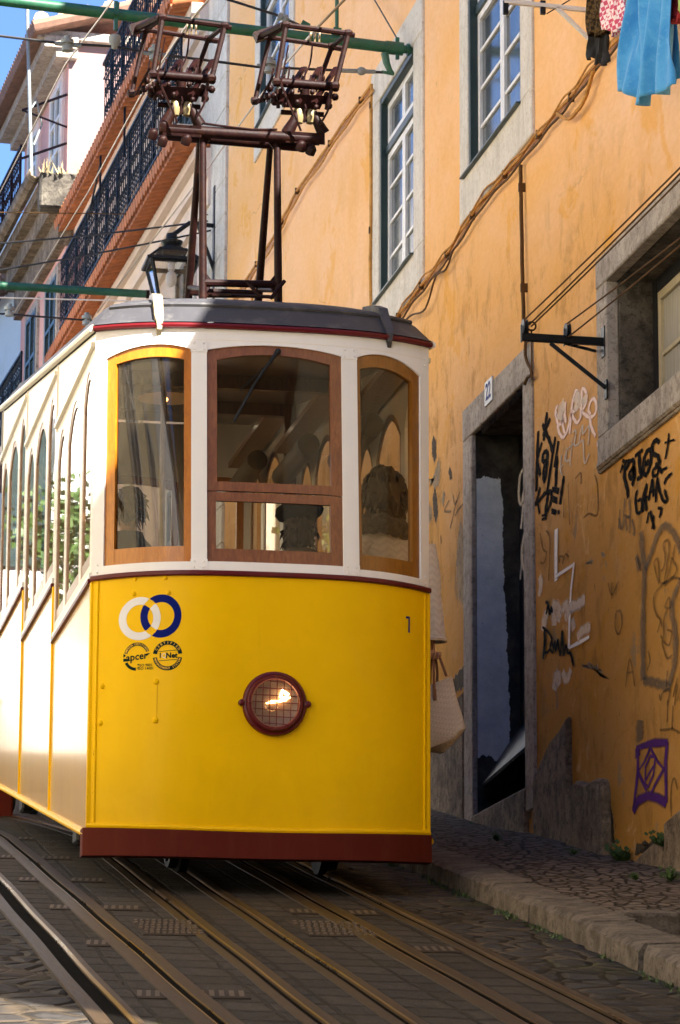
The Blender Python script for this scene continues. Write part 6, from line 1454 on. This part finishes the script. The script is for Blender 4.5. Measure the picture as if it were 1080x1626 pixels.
def tousled(root, c, rx, ry, rz, seed, n_t=90, curl=.04):
    rnd = random.Random(seed); c = Vector(c); mb = MB(); n, m = 24, 14; vs = []
    for i in range(m+1):
        t = math.pi*i/m
        for j in range(n):
            a = 2*math.pi*j/n; r = 1+.05*math.sin(a*6+i)+.06*rnd.uniform(-1, 1); vs.append(c+Vector((rx*r*math.sin(t)*math.cos(a), ry*r*math.sin(t)*math.sin(a), rz*r*math.cos(t))))
    mb.add(vs, [(i*n+j, (i+1)*n+j, (i+1)*n+(j+1) % n, i*n+(j+1) % n) for i in range(m) for j in range(n)])
    for i in range(n_t):
        a = rnd.uniform(0, 6.28); t = rnd.uniform(.1, 2.4); d = Vector((math.sin(t)*math.cos(a), math.sin(t)*math.sin(a), math.cos(t))); p = c+Vector((d.x*rx, d.y*ry, d.z*rz))
        mb.tube([p, p+d*.012+Vector((rnd.uniform(-.01, .01), 0, -.01)), p+d*.018+Vector((rnd.uniform(-.02, .02), rnd.uniform(-.02, .02), -curl))], [.009, .007, .002], 4)
    return mb.build('hair', 'hair', root, True)
# woman standing in the tram doorway, arm with the tote hanging outside
ft = .775
YWm = .55
root, W, k, V, hands = human('person', 'person with brown hair in a white quilted coat standing in the tram doorway', (.80, YWm, ft+.92), R_(-150), 1.70, {'body': 'quilt'},
    arms={-1: [(-.27, .0, .16), (-.265, .05, -.03)], 1: [(.24, .06, .18), (.16, .26, .20)]})
# coat over the trunk: quilted and flaring to the hip, with a sleeve down to the wrist
def lathe_path(pts, name, mat, parent, n=20):
    mb = MB(); vs = []
    for (c, rx, ry) in pts: vs += [Vector((c[0]+rx*math.cos(2*math.pi*j/n), c[1]+ry*math.sin(2*math.pi*j/n), c[2])) for j in range(n)]
    mb.add(vs, [(i*n+j, i*n+(j+1) % n, (i+1)*n+(j+1) % n, (i+1)*n+j) for i in range(len(pts)-1) for j in range(n)]); return mb.build(name, mat, parent, True)
lathe_path([((.80, .55, ft+.62), .24, .19), ((.80, .55, ft+.9), .225, .17), ((.80, .55, ft+1.15), .21, .15), ((.80, .55, ft+1.30), .215, .14), ((.80, .55, ft+1.38), .17, .12), ((.80, .55, ft+1.44), .09, .09)], 'coat', 'quilt', root)
SY = .50
sl = [onY(672, 868, SY), onY(678, 905, SY), onY(680, 950, SY), onY(683, 990, SY), onY(685, 1016, SY)]
mb = MB(); mb.tube(catmull(sl, 4), [.075]*5+[.078]*4+[.082]*4+[.085]*4, 16); mb.build('coat_sleeve', 'quilt', root, True)
mb = MB(); q = sl[-1]; mb.lathe([(.086, .01), (.092, .0), (.088, -.012), (.07, -.012)], q, (0, 0, 1), 18, False); mb.build('cuff', 'quilt', root, True)
hand(root, W, k, onY(687, 1014, SY), (0.02, 0, -1), (1, .25, 0))
# fur collar and tousled hair
mb = MB(); rnd = random.Random(4); c0 = Vector((.78, .52, ft+1.43))
for i in range(26):
    a = 2*math.pi*i/26; mb.sphere(c0+Vector((.125*math.cos(a), .115*math.sin(a), rnd.uniform(-.015, .03))), rnd.uniform(.045, .062), 8, 5)
mb.build('fur_collar', 'fur', root, True)
hcn = W(0, -.01, .775)
mb = MB(); n, m = 26, 14; vs = []
for i in range(m+1):
    t = math.pi*i/m
    for j in range(n):
        a = 2*math.pi*j/n; r = 1+.09*math.sin(a*7+i)+.07*rnd.uniform(-1, 1)
        vs.append(hcn+Vector((.125*r*math.sin(t)*math.cos(a), .135*r*math.sin(t)*math.sin(a)-.02, .15*r*math.cos(t)-.03)))
mb.add(vs, [(i*n+j, (i+1)*n+j, (i+1)*n+(j+1) % n, i*n+(j+1) % n) for i in range(m) for j in range(n)])
for i in range(130):
    a = rnd.uniform(0, 6.28); t = rnd.uniform(.2, 2.6); p = hcn+Vector((.12*math.sin(t)*math.cos(a), .13*math.sin(t)*math.sin(a)-.02, .145*math.cos(t)-.03))
    dd = (p-hcn).normalized(); mb.tube([p, p+dd*.02+Vector((0, 0, -.02)), p+dd*.03+Vector((rnd.uniform(-.02, .02), 0, -.07))], [.012, .009, .003], 4)
mb.build('hair', 'hair', root, True)
# tote bag
bag = thing('tote_bag', 'cream woven tote bag with tan leather handles held beside the tram', 'bag', onY(700, 1200, SY))
T = [onY(672, 1096, SY-.02), onY(716, 1072, SY-.02)]; 
def bagring(pl, pr, dy, n=24):
    c = (pl+pr)/2; a = (pr-pl)/2; out = []
    for j in range(n):
        t = 2*math.pi*j/n; e = lambda v: math.copysign(abs(v)**.55, v); out.append(c+a*e(math.cos(t))+Vector((0, dy*e(math.sin(t)), 0)))
    return out
lv = [(onY(672, 1190, SY), onY(704, 1196, SY), .05), (onY(664, 1196, SY), onY(728, 1172, SY), .11), (onY(664, 1188, SY), onY(737, 1158, SY), .12), (onY(666, 1160, SY), onY(733, 1140, SY), .10), (onY(668, 1120, SY), onY(724, 1108, SY), .06), (onY(670, 1092, SY), onY(718, 1074, SY), .02)]
rg = [bagring(*x) for x in lv]; nn = 24; mb = MB(); mb.add([p for r in rg for p in r], [(i*nn+j, i*nn+(j+1) % nn, (i+1)*nn+(j+1) % nn, (i+1)*nn+j) for i in range(len(rg)-1) for j in range(nn)]+[tuple(range(nn))])
mb.build('bag_body', 'bag', bag, True)
hd = onY(690, 1040, SY)
for dy, us in ((-.03, ((690, 1108), (689, 1070), (690, 1040), (697, 1042), (709, 1074))), (.03, ((694, 1085), (694, 1060), (689, 1040), (684, 1060), (683, 1100)))):
    P = catmull([onY(u, v, SY+dy*(1 if abs(v-1040) > 6 else .3)) for u, v in us], 5); mb = MB()
    for a, b in zip(P, P[1:]): mb.bar(a, b, .015, .006, (0, 1, 0))
    mb.build('handle', 'leather', bag)
mb = MB(); mb.bar(onY(690, 1094, SY-.055), onY(691, 1112, SY-.06), .018, .008, (0, 1, 0)); mb.build('handle_tab', 'leather', bag)
# passenger in a beret, seated behind the centre window
pv = onY(477, 835, 1.35); root, W, k, V, hands = human('person', 'person in a dark beret seated behind the centre window', (pv.x, 1.35, pv.z-.74*.98-.02), R_(-25), 1.68, {'body': 'darkcloth'}, 'sit')
mb = MB(); hcn = W(0, -.01, .82); n = 24
mb.lathe([(.09, -.05), (.10, -.02), (.135, .0), (.150, .025), (.14, .06), (.10, .085), (.04, .098), (.012, .10), (.008, .12)], hcn, (-.14, .1, 1), n); mb.build('beret', 'darkcloth', root, True)
mb = MB(); mb.lathe([(.12, -.03), (.125, .02), (.115, .07), (.09, .09)], W(0, 0, .52), (0, 0, 1), 16, False); mb.build('scarf', 'fur', root, True)
tousled(root, W(0, -.025, .725), .095, .10, .115, 12)
lathe_path([(W(0, 0, -.05), .2, .16), (W(0, 0, .25), .21, .15), (W(0, 0, .40), .225, .14), (W(0, 0, .46), .18, .12), (W(0, 0, .53), .09, .09)], 'jacket', 'darkcloth', root)
# dark figure behind the left window
pv = onY(205, 812, 1.6); root, W, k, V, hands = human('person', 'person in dark clothes seated behind the left window', (pv.x, 1.6, pv.z-.74*.98), R_(20), 1.70, {'body': 'darkcloth'}, 'sit')
tousled(root, W(0, -.015, .765), .098, .115, .115, 13, 120, .05)
lathe_path([(W(0, 0, -.05), .2, .16), (W(0, 0, .25), .21, .15), (W(0, 0, .40), .225, .14), (W(0, 0, .47), .19, .13), (W(0, 0, .56), .10, .10), (W(0, 0, .60), .085, .085)], 'jacket', 'darkcloth', root)
# pedestrian up the street, only the legs show below the tram side
pg = onG(36, 1294); root, W, k, V, hands = human('person', 'person in blue jeans walking up the street beyond the tram', (pg.x, pg.y, gz(pg.y)+.90), R_(10), 1.70, {'body': 'jeans'})
mb = MB(); mb.sphere(W(0, -.02, .78), .10*k, 14, 9, (1, 1.1, 1)); mb.build('hair', 'hair', root, True)
lathe_path([(W(0, 0, -.05), .19, .15), (W(0, 0, .2), .18, .14), (W(0, 0, .42), .19, .13), (W(0, 0, .5), .08, .08)], 'jacket', 'darkcloth', root)
# =================================================================== weeds
def weed(u, v, X, size, label, n=26, seed=0, flat=False):
    rnd = random.Random(seed); p = onX(u, v, X) if X else onG(u, v, G0+.16); mb = MB()
    for i in range(n):
        a = rnd.uniform(0, 6.28); b = rnd.uniform(.2, 1.2); L = size*rnd.uniform(.5, 1); d = Vector((math.cos(a)*math.sin(b)-.2, math.sin(a)*math.sin(b), math.cos(b)*(.5 if flat else 1))); q = p+d*L; s_ = d.cross(Vector((0, 0, 1))).normalized()*size*.16
        mb.add([p, p+d*L*.5+s_, q, p+d*L*.5-s_], [(0, 1, 2, 3)])
        if rnd.random() < .6:
            r2 = q+Vector((rnd.uniform(-1, 1), rnd.uniform(-1, 1), rnd.uniform(-.5, 1)))*size*.2; w = size*.14; mb.add([r2+Vector((-w, 0, 0)), r2+Vector((0, w, w)), r2+Vector((w, 0, 0)), r2+Vector((0, -w, -w))], [(0, 1, 2, 3)])
    o = mb.build('weed', 'moss', None); return tag(o, label, 'weed', 'weeds growing along the wall foot')
for i, (u, v, X, s_, lab) in enumerate(((1052, 1345, 2.35, .10, 'leafy green weed growing out of the wall above the last low stone'), (990, 1372, 2.34, .13, 'dark green weed at the foot of the wall beside the tall plinth block'), (1065, 1400, None, .08, 'bright green weed on the pavement at the right picture edge'), (912, 1358, None, .045, 'small green tuft in front of the big plinth block'), (755, 1325, 2.34, .10, 'grassy green weed under the door step'), (790, 1336, None, .06, 'low green weed right of the door step'), (700, 1316, 2.33, .07, 'green tuft at the wall foot close to the tram'), (1010, 1398, None, .045, 'tiny green tuft on the pavement below the low stones'))):
    weed(u, v, X, s_, lab, 30, i)
# moss and grass along the kerb foot: nobody could count it
mb = MB(); rnd = random.Random(9)
for i in range(700):
    y = rnd.uniform(-7.5, 3); x = KX(y)-abs(rnd.gauss(0, .035))-.004
    if math.sin(y*2.3)+math.sin(y*5.1+1) < -.1+rnd.uniform(-.6, .6): continue
    p = gp(x, y, 0); h = rnd.uniform(.008, .03); a = rnd.uniform(0, 6.28); w = .006
    mb.add([p+Vector((w*math.cos(a), w*math.sin(a), 0)), p-Vector((w*math.cos(a), w*math.sin(a), 0)), p+Vector((rnd.uniform(-.015, .015), rnd.uniform(-.015, .015), h))], [(0, 1, 2)])
tag(mb.build('kerb_grass', 'moss', None), 'short grass and moss along the foot of the kerb', 'grass', kind='stuff')
# =================================================================== the other side of the street and the row behind the camera (seen in reflections)
def row_house(label, x, y0, y1, z1, mat, face, zb=None, name='row_house'):
    ym = (y0+y1)/2; o = thing(name, label, 'building', (x, ym, gz(ym))); sx = 1 if face > 0 else -1
    mb = MB(); mb.box((min(x, x-sx*7), y0, gz(y0)-3), (max(x, x-sx*7), y1, z1)); mb.build('wall', mat, o)
    mb = MB(); mb.box((min(x+sx*.25, x-sx*7), y0, z1+.002), (max(x+sx*.25, x-sx*7), y1, z1+.16)); mb.build('roof_eave', 'oldtile', o)
    t = y0+1.0
    while t < y1-1.4:
        zz = gz(ym)+1.0
        while zz+2 < z1:
            mb = MB(); mb.box((min(x, x+sx*.04), t-.15, zz-.15), (max(x, x+sx*.04), t+1.15, zz+1.95)); w = mb.build('window', 'stone_pale', o)
            mb = MB(); mb.box((min(x+sx*.03, x+sx*.05), t, zz), (max(x+sx*.03, x+sx*.05), t+1.0, zz+1.8)); mb.build('pane', 'pane', w)
            mb = MB()
            for a, b, c, d_ in ((t, t+.06, zz, zz+1.8), (t+.94, t+1, zz, zz+1.8), (t+.47, t+.53, zz, zz+1.8), (t, t+1, zz+1.2, zz+1.26)): mb.box((min(x+sx*.04, x+sx*.065), a, c), (max(x+sx*.04, x+sx*.065), b, d_))
            mb.build('window_frame', 'whiteframe', w)
            zz += 3.1
        t += 2.6
    return o
row_house('white plaster house across the street, below the tram', -6.2, -24, -9, 8.0, 'white_wall', 1)
row_house('pale ochre house across the street, beside the tram', -6.2, -8.9, 5, 9.5, 'ochre_wall', 1)
row_house('white house across the street, beyond the tram', -6.4, 5.1, 17, 11.5, 'white_wall', 1)
row_house('low ochre house behind the viewer on the right side', WX, -13.0, -1.02, 7.65, 'ochre_wall', -1)
row_house('low cream house farthest behind the viewer on the right side', WX, -32, -13.02, 5.6, 'cream', -1)
row_house('tall brown house closing the bottom of the street behind the viewer', -60.0, -1, 1, 2, 'sooty', 1) if False else None
o = thing('tall_house', 'tall brown house closing the bottom of the street behind the viewer', 'building', (0, -36, gz(-36)))
mb = MB(); mb.box((-14, -44, -9), (20, -36, 20.5)); mb.build('wall', 'brownhouse', o)
mb = MB()
for i in range(9):
    for j in range(6): mb.cut(); mb.box((-12+i*3.5, -36, -3.5+j*3.8), (-10.7+i*3.5, -35.95, -1.3+j*3.8))
mb.build('window', 'blackvoid', o)
mb = MB(); mb.box((-14.3, -44, 20.502), (20.3, -35.6, 20.8)); mb.build('roof_eave', 'oldtile', o)
# sunlit gable up the street on the left, mirrored in the tram's flank
o = thing('gable_house', 'white gabled house closing the bend up the left side of the street', 'building', (-4.2, 24, gz(24)))
mb = MB(); mb.box((-7.5, 24, 2), (-1.75, 32, 12)); mb.build('wall', 'white_wall', o)
mb = MB()
for xx in (-6.6, -4.6, -2.9): mb.cut(); mb.box((xx, 23.96, 6.2), (xx+.85, 24.0, 8.2))
mb.build('shutters', 'greenframe', o)
mb = MB(); mb.box((-7.7, 23.8, 12.002), (-1.6, 32, 12.2)); mb.build('roof_eave', 'oldtile', o)
def tree(x, y, h, label, seed):
    rnd = random.Random(seed); o = thing('tree', label, 'tree', (x, y, gz(y)), 'trees across the street')
    mb = MB(); b = Vector((x, y, gz(y))); mb.tube([b, b+Vector((.05, 0, h*.3)), b+Vector((.1, .1, h*.6))], [.16, .12, .06], 8)
    for i in range(7): a = rnd.uniform(0, 6.28); mb.tube([b+Vector((.05, 0, h*rnd.uniform(.3, .55))), b+Vector((math.cos(a)*.9, math.sin(a)*.9, h*rnd.uniform(.6, .85)))], [.05, .015], 5)
    mb.build('trunk', 'bark', o)
    mb = MB(); cl = [Vector((rnd.gauss(0, .6), rnd.gauss(0, .6), h*rnd.uniform(.5, 1.0))) for i in range(16)]
    for i in range(2200):
        c = rnd.choice(cl); p = b+c+Vector((rnd.gauss(0, .3), rnd.gauss(0, .3), rnd.gauss(0, .25))); u = Vector((rnd.gauss(0, 1), rnd.gauss(0, 1), rnd.gauss(0, 1))).normalized()*.07; v = u.cross(Vector((rnd.gauss(0, 1), rnd.gauss(0, 1), 1))).normalized()*.05
        mb.add([p-u, p+v, p+u, p-v], [(0, 1, 2, 3)])
    mb.build('crown', 'leaf', o)
tree(-3.3, 20.5, 3.3, 'small green tree across the street by the bend', 1); tree(-5.2, 22.0, 5.0, 'taller green tree across the street by the bend', 2)
# =================================================================== light, sky, camera
SUN_A, SUN_E = 30, 42          # degrees behind the viewer, from the right of the street axis
sd = bpy.data.lights.new('sun', 'SUN'); sd.energy = 5.0; sd.angle = R_(.53); sd.color = (1, .94, .84)
so = bpy.data.objects.new('sun', sd); COL.objects.link(so)
ld = Vector((-math.sin(R_(SUN_A))*math.cos(R_(SUN_E)), math.cos(R_(SUN_A))*math.cos(R_(SUN_E)), -math.sin(R_(SUN_E))))
so.rotation_euler = ld.to_track_quat('-Z', 'Y').to_euler(); so.location = (8, -20, 25)
w = bpy.data.worlds.new('World'); SC.world = w; w.use_nodes = True; nt = w.node_tree; nt.nodes.clear()
sk = nt.nodes.new('ShaderNodeTexSky'); sk.sky_type = 'NISHITA'; sk.sun_disc = False; sk.sun_elevation = R_(SUN_E); sk.sun_rotation = R_(180-SUN_A); sk.air_density = 1.0; sk.dust_density = .25; sk.ozone_density = 6.0; sk.altitude = 4500
bg = nt.nodes.new('ShaderNodeBackground'); bg.inputs['Strength'].default_value = .062; ou = nt.nodes.new('ShaderNodeOutputWorld')
nt.links.new(sk.outputs[0], bg.inputs[0]); nt.links.new(bg.outputs[0], ou.inputs[0])
cd = bpy.data.cameras.new('camera'); co = bpy.data.objects.new('camera', cd); COL.objects.link(co)
m = Matrix((VR, VU, -VF)).transposed().to_4x4(); m.translation = CC; co.matrix_world = m
cd.sensor_fit = 'VERTICAL'; cd.sensor_height = 36.0; cd.lens = CF/1626*36.0; cd.clip_start = .5; cd.clip_end = 2000
cd.dof.use_dof = True; cd.dof.focus_distance = 18.0; cd.dof.aperture_fstop = 18.0
SC.camera = co
SC.view_settings.view_transform = 'Standard'; SC.view_settings.look = 'None'; SC.view_settings.exposure = 0
SC.render.film_transparent = False
SC.cycles.max_bounces = 8; SC.cycles.diffuse_bounces = 5; SC.cycles.glossy_bounces = 4; SC.cycles.transparent_max_bounces = 16
SC.cycles.sample_clamp_indirect = 6; SC.cycles.use_denoising = True
SC.cycles.film_exposure = 6.1
